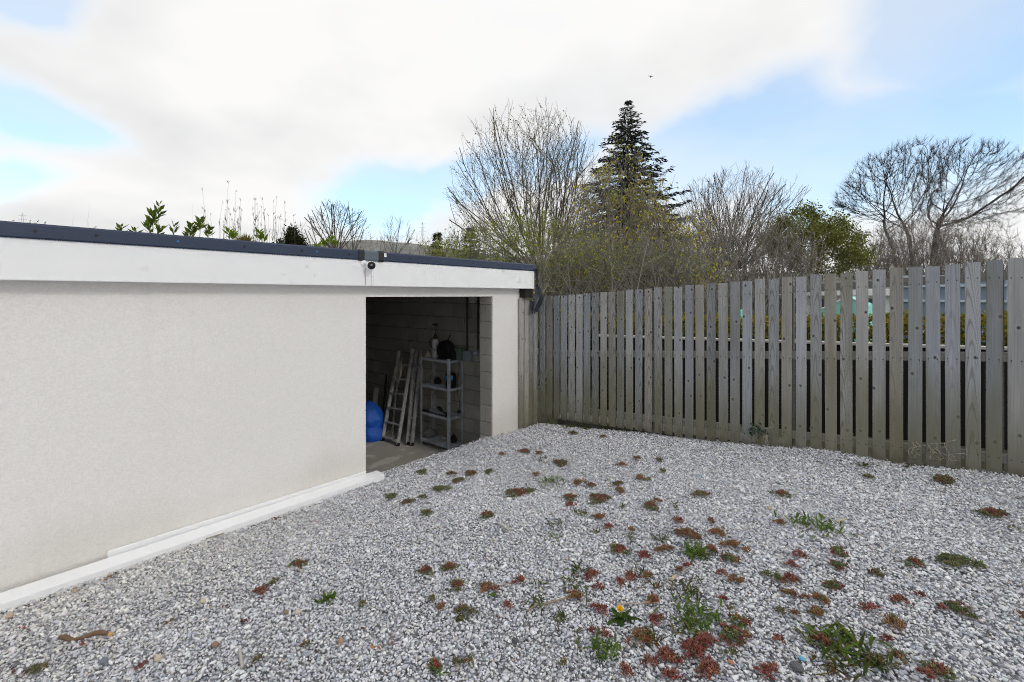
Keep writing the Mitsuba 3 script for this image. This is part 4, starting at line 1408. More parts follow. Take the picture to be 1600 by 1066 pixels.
# dense tangle low down behind the fence, olive
thicket('hawthorn_thicket', 'low olive green hawthorn tangle along the left half of the fence', [(826, 425), (850, 408), (890, 392), (940, 380), (990, 385), (1040, 392), (1085, 405)], 10.5, .9, 430, 43,
        (.23, .215, .185), (5000, .032, [(.24, .28, .06), (.30, .32, .07), (.55, .46, .05)], 1.0), nside=7, rad=.009, spread=90, lean=.2)
thicket('bare_thicket', 'brown grey twiggy thicket under the middle bare tree', [(1040, 400), (1062, 350), (1085, 338), (1130, 352), (1180, 345), (1215, 352), (1250, 365), (1268, 400)], 18, 1.5, 480, 44,
        (.27, .245, .22), (3600, .036, [(.17, .15, .06), (.2, .17, .09)]), nside=7, rad=.013, spread=45)
thicket('bare_thicket', 'grey brown twiggy thicket at the foot of the large right hand tree', [(1335, 410), (1350, 385), (1365, 372), (1395, 362), (1425, 345), (1460, 348), (1490, 350), (1525, 362), (1552, 378), (1562, 405)], 22, 1.6, 560, 45,
        (.24, .215, .195), (2400, .035, [(.12, .10, .06)]), nside=7, rad=.016, spread=35)
thicket('bare_thicket', 'thin dark twigs low on the skyline at the far right end', [(1535, 388), (1560, 372), (1590, 380), (1640, 392)], 26, 1.5, 50, 46, (.10, .09, .08), None, nside=6, rad=.011, spread=30)


# green leafed tree
def leafy_tree(name, label, poly, Z, depth, trunk, n, nleaf, size, cols, seed, col=(.09, .08, .06), cat_='tree', step=.25, clump=1.1, spreadl=.15):
    r = np.random.default_rng(seed)
    k = num(name)
    tag(k, label, cat_)
    pts = crown_points(poly, Z, depth, n, r)
    path = [wp(a, b, Z, c) for a, b, c in trunk]
    nd, pa = colonize(pts, path, step, 5.0, .42, 90, r)
    B, S, tips = skeleton(nd, pa, .008, .5, r, .3, 1)
    if B: cput(k + '__trunk', thick_mesh(B, col, r), 'vc_matt', True)
    cput(k + '__branches', twig_mesh(S, col, r), 'vc_matt')
    t = nd[tips <= 4]
    w = np.clip((nfbm(t * clump + seed, 3, seed) - .36) * 5, .06, 1)
    q = t[r.choice(len(t), nleaf, p=w / w.sum())] + r.normal(0, spreadl, (nleaf, 3))
    v, f = leaf_quads(q, r.uniform(.6, 1.5, nleaf) * size, r)
    cc = np.array(cols)[r.integers(0, len(cols), nleaf)] * (1 + r.normal(0, .2, (nleaf, 1)))
    cput(k + '__crown', (v, f, np.repeat(np.clip(cc, .01, .6), 4, 0)), 'vc_leaf')
    return k


leafy_tree('green_tree', 'broad green leafed tree between the bare middle tree and the right hand tree', [(1190, 380), (1200, 350), (1225, 335), (1262, 326), (1300, 335), (1328, 352), (1340, 385), (1352, 420), (1335, 440), (1255, 440), (1235, 410), (1205, 400)],
           20, 1.9, [(1268, 480, 0), (1266, 430, 0)], 1300, 21000, .056, [(.17, .19, .05), (.21, .225, .06), (.12, .135, .045), (.27, .27, .08)], 51)
leafy_tree('ivy_tree', 'dark ivy covered small tree behind the middle of the garage roof', [(430, 385), (434, 358), (446, 344), (462, 341), (474, 352), (480, 375), (482, 395), (430, 400)], 13, .5, [(456, 470, 0), (456, 400, 0)],
           520, 7000, .034, [(.030, .042, .018), (.045, .055, .022), (.07, .065, .03)], 52, step=.14, spreadl=.07)

# bare trees and shoots behind the garage roof
fan_tree('garden_tree', 'small bare garden tree behind the garage roof near the camera mount', 17, [(524, 392, 0, 524, 358, 44, 40, 16, .026, 55, .3, 526), (492, 395, .4, 492, 368, 24, 32, 8, .02, 50, .2, 500), (556, 392, -.3, 556, 358, 20, 34, 7, .02, 45, .2, 550)],
         1.2, 61, (.15, .135, .12), (500, .026, (.22, .2, .12)), .62, .8, .0042)
fan_tree('garden_tree', 'faint bare sapling in front of the distant hill', 22, [(618, 398, 0, 620, 368, 26, 28, 9, .022, 55, .2, 618)], .9, 62, (.24, .22, .20), None, .62, .8, .0048)
thicket('scrub', 'grey brown scrub along the back of the garage roof below the hill', [(478, 392), (520, 376), (560, 366), (590, 374), (640, 380), (690, 384), (715, 390)], 19, 1.4, 260, 63, (.17, .155, .135), None, nside=6, rad=.008, spread=25)


def wand(name, label, stems, Z, seed, col=(.11, .085, .075), rad=.0075, side=True):
    r = np.random.default_rng(seed)
    k = num(name)
    tag(k, label, 'shrub')
    S = []
    for (bx_, tx_, ty_) in stems:
        b, t = wp(bx_, 420, Z, r.normal(0, .2)), wp(tx_, ty_, Z, r.normal(0, .25))
        b[2] = -.2
        m = 9
        prev = b
        bend = r.normal(0, .07, 3)
        for q in range(1, m + 1):
            p = b + (t - b) * q / m + bend * math.sin(q / m * math.pi) + r.normal(0, .012, 3)
            S.append((prev, p, rad * (1.25 - (q - 1) / m), rad * (1.25 - q / m)))
            if side and q > 4:
                for _ in range(3):
                    d = (p - prev) / np.linalg.norm(p - prev) + r.normal(0, .38, 3); d[2] = abs(d[2]) + .4
                    d /= np.linalg.norm(d)
                    L = r.uniform(.10, .34) * (1.7 - 1.45 * q / m)
                    S.append((p, p + d * L, rad * .6, rad * .35))
                    S.append((p + d * L * .5, p + d * L * .6 + (d + r.normal(0, .5, 3)) * L * .4, rad * .35, rad * .2))
            prev = p
    put(k, twig_mesh(S, col, r)[:2], 'twig_brown')
    return k


scene['twig_brown'] = prin((.105, .085, .075), .8)
wand('bare_shrub', 'leafless shrub with thin upright rods behind the roof, left of the ivy tree',
     [(352, 352, 285), (350, 336, 305), (356, 360, 318), (384, 381, 305), (378, 366, 330), (388, 398, 330), (398, 397, 312), (400, 405, 315), (405, 413, 325), (412, 408, 312), (424, 427, 315), (430, 437, 312), (432, 444, 318), (420, 420, 338), (372, 362, 338), (345, 327, 330), (335, 325, 335)] + [(int(b_), int(b_ + t_), int(y_)) for b_, t_, y_ in zip(np.random.default_rng(5).uniform(338, 446, 26), np.random.default_rng(6).normal(0, 7, 26), np.random.default_rng(7).uniform(318, 356, 26))], 12, 71)
wand('bare_shrub', 'single thin bare rod above the roof left of the laurel shoots', [(140, 141, 322), (141, 139, 345)], 8, 72, rad=.003, side=False)
wand('bare_shrub', 'leaning thin bare rod above the far left roof edge', [(88, 98, 334)], 8, 73, rad=.003, side=False)
wand('bare_shrub', 'thin curved bare rod beside the laurel shoots', [(299, 297, 317), (316, 314, 330)], 9, 74, rad=.003, side=False)


# laurel shoots rising behind the roof
def laurel(label, Z, shoots, seed, size=.125, cols=((.12, .17, .025), (.16, .21, .035), (.07, .11, .02))):
    r = np.random.default_rng(seed)
    k = num('laurel_bush')
    tag(k, label, 'shrub')
    S, V, F, C, kk = [], [], [], [], 0
    Cn, Dn, Sn = [], [], []
    for bx_, tx_, ty_, nl in shoots:
        b, t = wp(bx_, 400, Z), wp(tx_, ty_, Z)
        L = t - b
        u = L / np.linalg.norm(L)
        S.append((b - UP * 1.5, b, .010, .009)); S.append((b, t, .007, .003))
        for i in range(nl):
            q = 1 - .055 * i * (6.5 / max(nl, 6)) * r.uniform(.8, 1.1)
            p = b + L * max(q, .1)
            a = i * 2.4 + r.uniform(-.4, .4)
            side = RT * math.cos(a) + FW * math.sin(a)
            d = side * r.uniform(.6, 1.0) + u * r.uniform(.55, 1.1)
            Cn.append(p); Dn.append(d / np.linalg.norm(d)); Sn.append(size * r.uniform(.7, 1.1) * (.75 if i < 2 else 1))
    Cn, Dn, Sn = np.array(Cn), np.array(Dn), np.array(Sn)
    v, f = leaf_quads(Cn, Sn * .52, r, 2.6, Dn)
    cc = np.array(cols)[r.integers(0, len(cols), len(Cn))] * (1 + r.normal(0, .12, (len(Cn), 1)))
    cput(k + '__leaves', (v, f, np.repeat(cc, 4, 0)), 'vc_leaf')
    cput(k + '__stems', twig_mesh(S, (.11, .12, .05), r), 'vc_matt')


laurel('tall laurel shoot with glossy leaves standing highest above the garage roof', 8.2, [(240, 238, 333, 26), (243, 249, 320, 14), (238, 232, 350, 14), (243, 250, 355, 12)], 81)
laurel('bushy laurel shoots just right of the highest shoot above the roof', 8.6, [(310, 314, 343, 18), (305, 300, 352, 14), (322, 327, 358, 14), (300, 296, 364, 10)], 82)
laurel('small laurel tip left of the highest shoot above the roof', 8.2, [(187, 188, 355, 10)], 83)
laurel('little laurel tip directly left of the highest shoot, barely above the roof', 8.2, [(212, 212, 359, 7)], 84)
laurel('small laurel tip between the two taller laurel shoots', 8.2, [(271, 272, 354, 11)], 85)
laurel('bright green laurel shoot left of the brown spiky shrub above the roof', 9, [(359, 359, 363, 12), (363, 365, 366, 8)], 86, cols=((.20, .27, .03), (.16, .23, .03)))
laurel('bright green laurel shoot right of the brown spiky shrub above the roof', 9, [(405, 406, 363, 14), (411, 413, 372, 8)], 87, cols=((.20, .27, .03), (.16, .23, .03)))
laurel('bright green leaves above the roof near the small bare garden tree', 10, [(505, 507, 378, 12), (514, 518, 373, 14), (522, 525, 378, 8), (498, 496, 384, 8)], 88, cols=((.22, .30, .03), (.17, .25, .03)))
laurel('dark leaf tips just clearing the far left roof edge', 7.5, [(18, 18, 346, 4), (46, 46, 347, 3), (58, 57, 348, 5), (69, 69, 350, 4), (150, 148, 356, 3)], 89, size=.06)
r = np.random.default_rng(91)
k = num('spiky_shrub')
n = 260
a = r.uniform(-1.3, 1.3, n); b_ = r.uniform(0, 6.28, n)
o = wp(382, 385, 9.5)
D = np.stack([np.sin(a) * np.cos(b_), np.sin(a) * np.sin(b_), np.cos(a)], -1)
v, f = leaf_quads(o + r.normal(0, .035, (n, 3)) - UP * .02, np.full(n, .020), r, 13, D)
cput(k, (v, f, vary((.19, .17, .05), n, 4, r, .2, .05)), 'vc_leaf')
tag(k, 'brownish spiky leaved shrub top between two bright laurel shoots', 'shrub')

# a bird high up
BD = num('bird')
c = at_d(1017, 120, 60)
b1 = trimesh.creation.icosphere(subdivisions=2); b1.apply_scale([.22, .07, .07]); b1.apply_transform(np.array([[.8, .6, 0, c[0]], [-.6, .8, 0, c[1]], [0, 0, 1, c[2]], [0, 0, 0, 1.]]))
part(BD, 'body', b1, 'bird_dark', True)
for s_ in (-1, 1):
    w = np.array([[0, 0, 0], [.10, 0, 0], [.05, s_ * .16, .09], [-.03, s_ * .34, .05], [-.08, s_ * .12, .06]])
    w = np.vstack([w, w - [0, 0, .012]])
    m = trimesh.convex.convex_hull(w); m.apply_transform(np.array([[.8, .6, 0, c[0]], [-.6, .8, 0, c[1]], [0, 0, 1, c[2] + .02], [0, 0, 0, 1.]]))
    part(BD, 'wing', m, 'bird_dark')
scene['bird_dark'] = prin((.06, .06, .065), .8)
tag(BD, 'small dark bird flying high in the open sky', 'bird')

# ------------------------------------------------------------------ plants and litter in the gravel
def ground_at(px, py):
    d = ray(px, py)
    t = 4.0
    for _ in range(30):
        p = EYE + d * t
        h = float(gz(p[0], p[1]))
        t += (p[2] - h) / -d[2] * .8
    p = EYE + d * t
    return np.array([p[0], p[1], float(gz(p[0], p[1]))]), t


RED = [(.20, .052, .036), (.15, .036, .032), (.22, .080, .04), (.12, .055, .03)]
RUST = [(.23, .085, .035), (.19, .10, .038), (.15, .06, .03), (.12, .12, .04)]
GRN = [(.075, .10, .03), (.105, .12, .038), (.058, .078, .026), (.14, .115, .042)]
OLV = [(.09, .085, .03), (.13, .11, .04), (.07, .075, .03), (.14, .07, .035)]
LEAFG = [(.10, .165, .03), (.14, .21, .05), (.075, .125, .03)]


def sedum(p, R, kind, seed):
    """a low mat of fleshy rosettes, uneven in outline"""
    r = np.random.default_rng(seed)
    nr = max(7, int(560 * R * R / .0081 * .34))
    nr = min(nr, 150)
    ang = r.uniform(0, 6.283, nr)
    a0, a1 = r.uniform(0, 6.283, 2)
    edge = 1 + .35 * np.sin(2 * ang + a0) + .25 * np.sin(3 * ang + a1)
    rad = R * np.sqrt(r.random(nr)) * edge
    # ragged: drop some, push others outwards
    x, y = rad * np.cos(ang), rad * np.sin(ang)
    Vs, Cs = [], []
    pal = {'red': RED, 'rust': RUST, 'green': GRN, 'mix': None, 'olive': OLV}[kind]
    ctr_red = r.random() < .75
    octv = np.array([[1, 0, 0], [0, 1, 0], [-1, 0, 0], [0, -1, 0], [0, 0, 1], [0, 0, -.6]])
    octf = np.array([[0, 1, 4], [1, 2, 4], [2, 3, 4], [3, 0, 4], [1, 0, 5], [2, 1, 5], [3, 2, 5], [0, 3, 5]])
    F, n = [], 0
    for i in range(nr):
        if pal is None:
            q = RED if (rad[i] < R * .75) == ctr_red and r.random() < .8 else GRN
        else:
            q = pal
        base_c = np.array(q[r.integers(len(q))]) * r.uniform(.75, 1.3)
        gx, gy = p[0] + x[i], p[1] + y[i]
        h = float(gz(gx, gy)) + r.uniform(.004, .016) + .012 * max(0, 1 - rad[i] / R)
        m = r.integers(5, 8)
        s = r.uniform(.0052, .0082)
        for j in range(m):
            a = r.uniform(0, 6.283); e = r.uniform(.1, 1.3)
            d = np.array([math.cos(a) * math.cos(e), math.sin(a) * math.cos(e), math.sin(e)])
            u = np.cross(d, [.3, .2, 1]); u /= np.linalg.norm(u)
            w = np.cross(d, u)
            B = np.stack([u * s * .55, w * s * .55, d * s * 1.5])
            Vs.append(octv @ B + np.array([gx, gy, h]) + d * s * 1.6)
            Cs.append(np.tile(base_c * r.uniform(.8, 1.2), (6, 1)))
            F.append(octf + n); n += 6
    return np.vstack(Vs), np.vstack(F), np.clip(np.vstack(Cs), .01, .6)


def blades(p, n, L, w, seed, pal, up=(.3, 1.1), spread=.02, curl=.5):
    """strap leaves growing from points around p, bent over, four panels each"""
    r = np.random.default_rng(seed)
    Vs, F, Cs, k = [], [], [], 0
    for i in range(n):
        a, e = r.uniform(0, 6.283), r.uniform(*up)
        o = p + np.array([r.normal(0, spread), r.normal(0, spread), 0])
        o[2] = float(gz(o[0], o[1])) + .004
        l = L * r.uniform(.55, 1.15)
        hd = np.array([math.cos(a), math.sin(a), 0]); sd = np.array([-math.sin(a), math.cos(a), 0])
        ts = np.linspace(0, 1, 5)
        rows = []
        pos = o.copy()
        for j, t in enumerate(ts):
            ww = w * math.sin(math.pi * (.12 + .86 * t)) ** .8 * r.uniform(.85, 1.1)
            rows += [pos - sd * ww + [0, 0, ww * .35], pos, pos + sd * ww + [0, 0, ww * .35]]
            ee = e - curl * t * 1.6
            pos = pos + (hd * math.cos(ee) + UP * math.sin(ee)) * l / 4
        Vs.append(np.array(rows))
        f = []
        for j in range(4):
            for q in range(2):
                A = k + 3 * j + q
                f += [[A, A + 1, A + 4], [A, A + 4, A + 3]]
        F.append(np.array(f)); k += 15
        Cs.append(np.tile(np.array(pal[r.integers(len(pal))]) * r.uniform(.75, 1.25), (15, 1)))
    return np.vstack(Vs), np.vstack(F), np.clip(np.vstack(Cs), .01, .6)


def stalk(p, H, seed, pal, stem=(.09, .08, .04)):
    r = np.random.default_rng(seed)
    t = p + np.array([r.normal(0, .012), r.normal(0, .012), H])
    m = tri_vc(sweep([p - [0, 0, .01], (p + t) / 2 + r.normal(0, .004, 3), t], [.0028, .0024, .0018], 5), stem)
    n = 9
    C, D = [], []
    for i in range(n):
        q = p + (t - p) * (.25 + .75 * i / (n - 1))
        a = i * 2.4
        d = np.array([math.cos(a), math.sin(a), .5]); C.append(q); D.append(d / np.linalg.norm(d))
    v, f = leaf_quads(np.array(C), np.full(n, .016), r, 1.7, np.array(D))
    return join([m, (v, f, vary(pal[0], n, 4, r, .2, .1))])


# anchors that labels may refer to: (name, px, py)
ANCH = [('the yellow dandelion', 970, 952), ('the curved brown stick', 134, 996), ('the doorway', 690, 720), ('the large lone green weed', 1278, 822),
        ('the bright lone green seedling', 512, 939), ('the fence corner', 870, 668), ('the pale grassy weed', 1088, 866), ('the big bottom right weed', 1316, 1012),
        ('the long grassy tuft', 862, 756), ('the broken pale twig', 377, 1035), ('the dark green mat', 1495, 881), ('the fence right end', 1560, 745), ('the central weed patch', 1088, 972)]
seen = {}
ORD = ['', 'second ', 'third ', 'fourth ', 'fifth ', 'sixth ', 'seventh ', 'eighth ', 'ninth ', 'tenth ', 'eleventh ', 'twelfth ']


def where(px, py, desc, noun):
    d = [(math.hypot((px - a) * 1.0, (py - b) * 1.6), n, a, b) for n, a, b in ANCH]
    d = sorted(x for x in d if x[0] > 14)[0]
    dx, dy = px - d[2], (py - d[3]) * 1.6
    side = ('to the right of' if dx > 0 else 'to the left of') if abs(dx) > abs(dy) else ('in front of' if dy > 0 else 'behind')
    key = (desc, noun, side, d[1])
    i = seen.get(key, 0)
    seen[key] = i + 1
    o = ORD[i].strip()
    return (f'{o} {desc} {noun} {side} {d[1]}').strip() if o else f'{desc} {noun} {side} {d[1]}'


SED = [(785,712,12,'rust'),(819,707,20,'mix'),(842,710,13,'rust'),(877,726,26,'olive'),(942,684,11,'rust'),(705,742,14,'olive'),(735,742,22,'mix'),(715,753,20,'olive'),(764,739,15,'green'),(689,766,24,'green'),(659,740,18,'green'),
 (611,778,22,'green'),(636,787,20,'olive'),(661,779,13,'olive'),(667,804,20,'green'),(761,807,26,'mix'),(810,772,45,'mix'),(837,744,11,'rust'),(905,756,18,'rust'),(924,761,16,'mix'),(890,780,24,'mix'),(935,782,42,'mix'),(892,791,15,'red'),
 (912,806,11,'green'),(937,811,19,'rust'),(952,827,15,'red'),(972,728,13,'rust'),(997,718,12,'rust'),(1001,749,18,'rust'),(1013,752,10,'green'),(1035,738,11,'green'),(968,769,18,'rust'),(965,758,15,'olive'),(1017,794,26,'mix'),(1027,785,13,'rust'),
 (1093,775,24,'mix'),(1221,775,26,'mix'),(1217,820,17,'rust'),(1060,816,16,'red'),(1111,818,14,'rust'),(1076,837,34,'rust'),(1121,835,26,'rust'),(1143,854,24,'rust'),(986,833,14,'rust'),(967,862,30,'mix'),(1007,871,20,'red'),(1039,862,24,'rust'),
 (1112,861,18,'red'),(1140,877,28,'mix'),(1166,863,11,'rust'),(924,902,26,'red'),(935,922,16,'red'),(812,911,19,'red'),(895,935,26,'rust'),(970,914,17,'red'),(984,905,22,'red'),(1010,904,20,'rust'),(1059,895,13,'red'),(1076,888,13,'red'),
 (1020,942,22,'rust'),(1149,910,24,'rust'),(1127,900,12,'red'),(1196,902,12,'green'),(941,956,16,'red'),(928,954,13,'red'),(1026,972,24,'red'),(1000,1000,40,'rust'),(945,996,16,'red'),(925,991,11,'red'),(1042,1032,38,'red'),(1012,1038,20,'red'),
 (979,1055,22,'red'),(1085,1020,46,'red'),(1102,1006,30,'red'),(1107,1050,42,'red'),(1142,998,46,'mix'),(1150,972,18,'rust'),(1166,981,16,'red'),(1140,1025,17,'green'),(1130,941,12,'red'),(1195,1056,22,'red'),(880,1042,13,'olive'),(1050,1061,28,'red'),
 (1250,871,18,'red'),(1236,887,16,'red'),(1310,866,28,'mix'),(1311,889,26,'mix'),(1372,900,22,'olive'),(1429,884,26,'mix'),(1495,881,50,'green'),(1234,909,26,'red'),(1236,931,19,'rust'),(1259,938,12,'red'),(1280,940,24,'rust'),(1300,920,27,'mix'),
 (1276,961,20,'rust'),(1242,964,13,'red'),(1220,960,16,'olive'),(1359,954,21,'red'),(1406,942,23,'red'),(1440,936,10,'red'),(1397,977,33,'rust'),(1492,955,38,'mix'),(1519,969,16,'green'),(1375,1040,30,'olive'),(1402,1032,22,'mix'),(1385,1004,14,'red'),
 (1214,1005,16,'red'),(1204,1052,26,'red'),(1470,1056,40,'mix'),(1450,1061,20,'red'),(1315,992,14,'olive'),(1552,805,38,'mix'),(1595,965,16,'olive'),(1475,752,34,'olive'),(1357,748,16,'green'),(466,886,26,'mix'),(407,927,24,'red'),(425,914,13,'olive'),
 (665,896,26,'mix'),(702,890,26,'mix'),(714,919,28,'mix'),(760,921,24,'rust'),(676,940,13,'olive'),(690,952,15,'mix'),(722,957,26,'olive'),(737,962,15,'olive'),(795,950,16,'red'),(567,950,13,'olive'),(680,1046,26,'mix'),(730,1035,15,'olive'),
 (715,1040,12,'olive'),(477,1012,13,'olive'),(400,1037,15,'olive'),(54,1051,26,'olive'),(1118,941,0,'red'),(895,678,13,'olive'),(1031,721,12,'olive'),(1215,908,18,'green'),(1283,1006,36,'mix'),(777,923,0,'red'),(775,925,12,'red'),(1166,1000,18,'rust')]
CNAME = {'red': 'deep red', 'rust': 'rusty red', 'green': 'green', 'mix': 'red and green', 'olive': 'brownish green'}
for i, (px, py, s, kd) in enumerate(SED):
    if s == 0: continue
    p, Z = ground_at(px, py)
    R = s * Z / FPX * .42
    k = num('sedum_clump')
    cput(k, sedum(p, R, kd, 300 + i), 'vc_satin')
    sz = 'tiny' if s < 15 else 'small' if s < 24 else 'medium' if s < 34 else 'large'
    tag(k, 'dark green mat of low sedum near the right edge of the gravel' if (px, py) == (1495, 881) else where(px, py, f'{sz} {CNAME[kd]}', 'sedum clump'), 'sedum', 'sedum clumps in the gravel')

# leafy weeds: px, py, number of leaves, length, width, spread, palette, label (None = by place)
WEEDS = [(847, 719, 16, .05, .007, .05, GRN, None), (895, 677, 10, .035, .006, .02, LEAFG, None), (916, 671, 12, .05, .009, .02, GRN, None), (946, 667, 24, .055, .011, .05, LEAFG, 'bright green weed at the fence foot near its left corner'),
 (852, 699, 9, .05, .004, .02, OLV, None), (855, 757, 30, .08, .005, .09, LEAFG, None), (866, 752, 26, .07, .006, .05, LEAFG, 'long grassy tuft of bright green leaves beyond the dandelion'), (900, 801, 9, .04, .006, .02, GRN, None),
 (869, 822, 14, .06, .006, .03, GRN, None), (864, 842, 12, .035, .007, .02, LEAFG, None), (932, 832, 9, .028, .007, .012, GRN, None), (893, 680, 8, .04, .006, .03, GRN, None), (972, 793, 8, .07, .006, .01, GRN, None),
 (1055, 795, 6, .06, .004, .006, GRN, None), (1026, 845, 10, .08, .004, .012, OLV, None), (1037, 843, 8, .08, .004, .012, GRN, None), (1085, 868, 34, .085, .009, .028, LEAFG, 'pale grassy weed, tall and upright amid red sedum clumps'), (1100, 868, 14, .07, .007, .035, GRN, None),
 (1081, 852, 12, .09, .004, .02, LEAFG, None), (900, 893, 12, .06, .008, .03, GRN, None), (887, 914, 18, .045, .008, .045, GRN, None), (1021, 916, 9, .07, .006, .02, OLV, None), (1075, 926, 26, .075, .007, .05, GRN, None),
 (1078, 947, 22, .05, .008, .04, LEAFG, None), (1088, 974, 44, .065, .009, .062, LEAFG, 'green central weed patch, large and spreading, right of the dandelion'), (1075, 985, 16, .06, .008, .04, GRN, None), (1022, 1005, 16, .075, .006, .022, OLV, None), (951, 1022, 22, .06, .008, .03, LEAFG, None),
 (932, 1012, 12, .05, .007, .02, LEAFG, None), (1278, 822, 50, .075, .009, .085, LEAFG, 'large lone green weed in open gravel in front of the fence'), (1262, 818, 14, .06, .008, .06, GRN, None), (1317, 1010, 40, .085, .011, .055, LEAFG, 'big bottom right weed with long spreading green leaves'),
 (1300, 1000, 18, .07, .010, .05, GRN, None), (1332, 1036, 26, .085, .009, .05, GRN, None), (1296, 1048, 14, .06, .008, .035, OLV, None), (1372, 1040, 12, .05, .008, .03, GRN, None), (512, 939, 13, .055, .013, .012, LEAFG, 'bright lone green seedling in bare gravel before the trim board'), (500, 942, 6, .035, .010, .010, LEAFG, None),
 (772, 933, 6, .03, .009, .008, LEAFG, None), (720, 968, 12, .045, .008, .02, GRN, None), (682, 1052, 8, .05, .007, .01, LEAFG, None), (1418, 730, 14, .04, .008, .03, GRN, None), (1352, 729, 20, .05, .010, .05, GRN, None), (1481, 752, 12, .04, .007, .03, GRN, None),
 (1155, 976, 10, .05, .007, .02, LEAFG, None), (842, 836, 0, 0, 0, 0, GRN, None), (905, 806, 7, .03, .006, .012, LEAFG, None), (1178, 935, 0, 0, 0, 0, GRN, None), (1590, 826, 10, .04, .007, .03, GRN, None), (880, 968, 10, .055, .006, .012, GRN, None), (846, 915, 10, .04, .007, .02, GRN, None), (828, 948, 12, .045, .006, .025, GRN, None), (1002, 898, 8, .06, .005, .02, GRN, None)]
for i, (px, py, n, L, w, sp, pal, lab) in enumerate(WEEDS):
    if n == 0: continue
    p, Z = ground_at(px, py)
    k = num('weed')
    cput(k, blades(p, int(n * 1.5), L * .92, w * .68, 600 + i, pal, (.15, 1.15), sp), 'vc_leaf')
    cn = {id(GRN): 'mid green', id(LEAFG): 'bright green', id(OLV): 'olive green'}[id(pal)]
    sz = 'small' if n < 10 else 'leafy' if n < 20 else 'spreading'
    tag(k, lab or where(px, py, f'{sz} {cn}', 'weed'), 'weed', 'leafy weeds in the gravel')
for i, (px, py, hpx) in enumerate(((902, 1021, 38), (916, 948, 34), (874, 985, 22), (985, 851, 18), (1056, 800, 14), (845, 945, 18), (1140, 960, 16), (847, 960, 30))):
    p, Z = ground_at(px, py)
    k = num('seedling')
    cput(k, stalk(p, hpx * Z / FPX, 700 + i, [OLV, GRN][i % 2]), 'vc_satin')
    tag(k, where(px, py, 'upright thin stemmed', 'seedling'), 'seedling', 'upright seedlings in the gravel')
# dandelion
p, Z = ground_at(970, 968)
D_ = num('dandelion')
tag(D_, 'dandelion with one yellow flower over dark green leaves', 'dandelion')
cput(D_ + '__leaves', blades(p, 20, .085, .010, 801, [(.05, .09, .025), (.07, .12, .03)], (.05, .8), .01), 'vc_leaf')
top = p + np.array([0, -.01, .052])
part(D_, 'stem', sweep([p, (p + top) / 2 + [.004, 0, 0], top], .0028, 6), 'stem_green', True)
scene['stem_green'] = prin((.12, .17, .05), .6)
r = np.random.default_rng(802)
n = 130
a = r.uniform(0, 6.283, n); e = r.uniform(.15, 1.4, n)
Dn = np.stack([np.cos(a) * np.cos(e), np.sin(a) * np.cos(e), np.sin(e)], -1)
v, f = leaf_quads(np.tile(top, (n, 1)), np.full(n, .0052), r, 4.2, Dn)
cput(D_ + '__flower', (v, f, vary((.85, .58, .012), n, 4, r, .12, .04)), 'vc_satin')

# the stick and twigs
p0, Z0 = ground_at(94, 1000)
p1, _ = ground_at(171, 995)
K = num('stick')
tag(K, 'brown curved stick with a pale cut end lying on the gravel', 'stick')
t = np.linspace(0, 1, 16)
lat = np.cross((p1 - p0) / np.linalg.norm(p1 - p0), UP)
path = p0 + (p1 - p0) * t[:, None] + lat * (.028 * np.sin((t - .05) * 6.0) * np.sin(t * np.pi * .95 + .1))[:, None] + UP * .014
part(K, 'bark', sweep(path, .0105 + .0022 * np.sin(t * 11) - .001 * t, 10), 'stick_bark', True)
dl = path[-1] - path[-2]; dl /= np.linalg.norm(dl)
part(K, 'cut_end', sweep([path[-1] + dl * .0004, path[-1] + dl * .012, path[-1] + dl * .013], [.0098, .0105, .007], 10), 'stick_cut', 35)
scene['stick_bark'] = prin(P(lambda p, n, uv: MIX((.10, .055, .03), (.19, .115, .07), FB(p.x * 60, p.y * 60, p.z * 60, 3))), .8)
scene['stick_cut'] = prin((.60, .36, .17), .8)


def twig(px0, py0, px1, py1, rad, col, lab, seed):
    r = np.random.default_rng(seed)
    a, b = ground_at(px0, py0)[0] + [0, 0, .014], ground_at(px1, py1)[0] + [0, 0, .015]
    m = 6
    path = [a + (b - a) * i / m + r.normal(0, np.linalg.norm(b - a) * .018, 3) * [1, 1, .4] for i in range(m + 1)]
    k = num('twig')
    cput(k, tri_vc(sweep(path, rad, 6), col), 'vc_matt', True)
    tag(k, lab, 'twig')


twig(374, 1020, 379, 1048, .007, (.48, .45, .40), 'broken pale twig near the bottom left of the gravel', 1)
twig(825, 958, 912, 930, .0045, (.30, .24, .17), 'long thin straw coloured twig left of the tall seedling', 2)
twig(778, 820, 795, 832, .006, (.40, .38, .33), 'short pale twig in open gravel ahead of the doorway', 3)
twig(1049, 910, 1055, 904, .010, (.50, .42, .30), 'stubby pale wood chip beyond the dandelion', 4)
twig(965, 948, 1030, 946, .0035, (.40, .34, .27), 'thin straw lying just behind the dandelion flower', 5)
twig(765, 922, 800, 915, .0030, (.33, .27, .2), 'thin straw in the middle of the gravel', 6)
twig(1395, 868, 1400, 858, .006, (.45, .43, .38), 'small pale stick right of the medium red and green clumps', 7)
twig(1308, 818, 1322, 814, .006, (.48, .44, .28), 'pale yellow twig touching the large green weed', 8)
twig(1065, 898, 1078, 890, .003, (.40, .36, .3), 'short thin straw beyond the green weed patch', 9)
twig(322, 845, 350, 836, .004, (.32, .27, .2), 'brown stalk on the gravel beside the white trim board', 10)

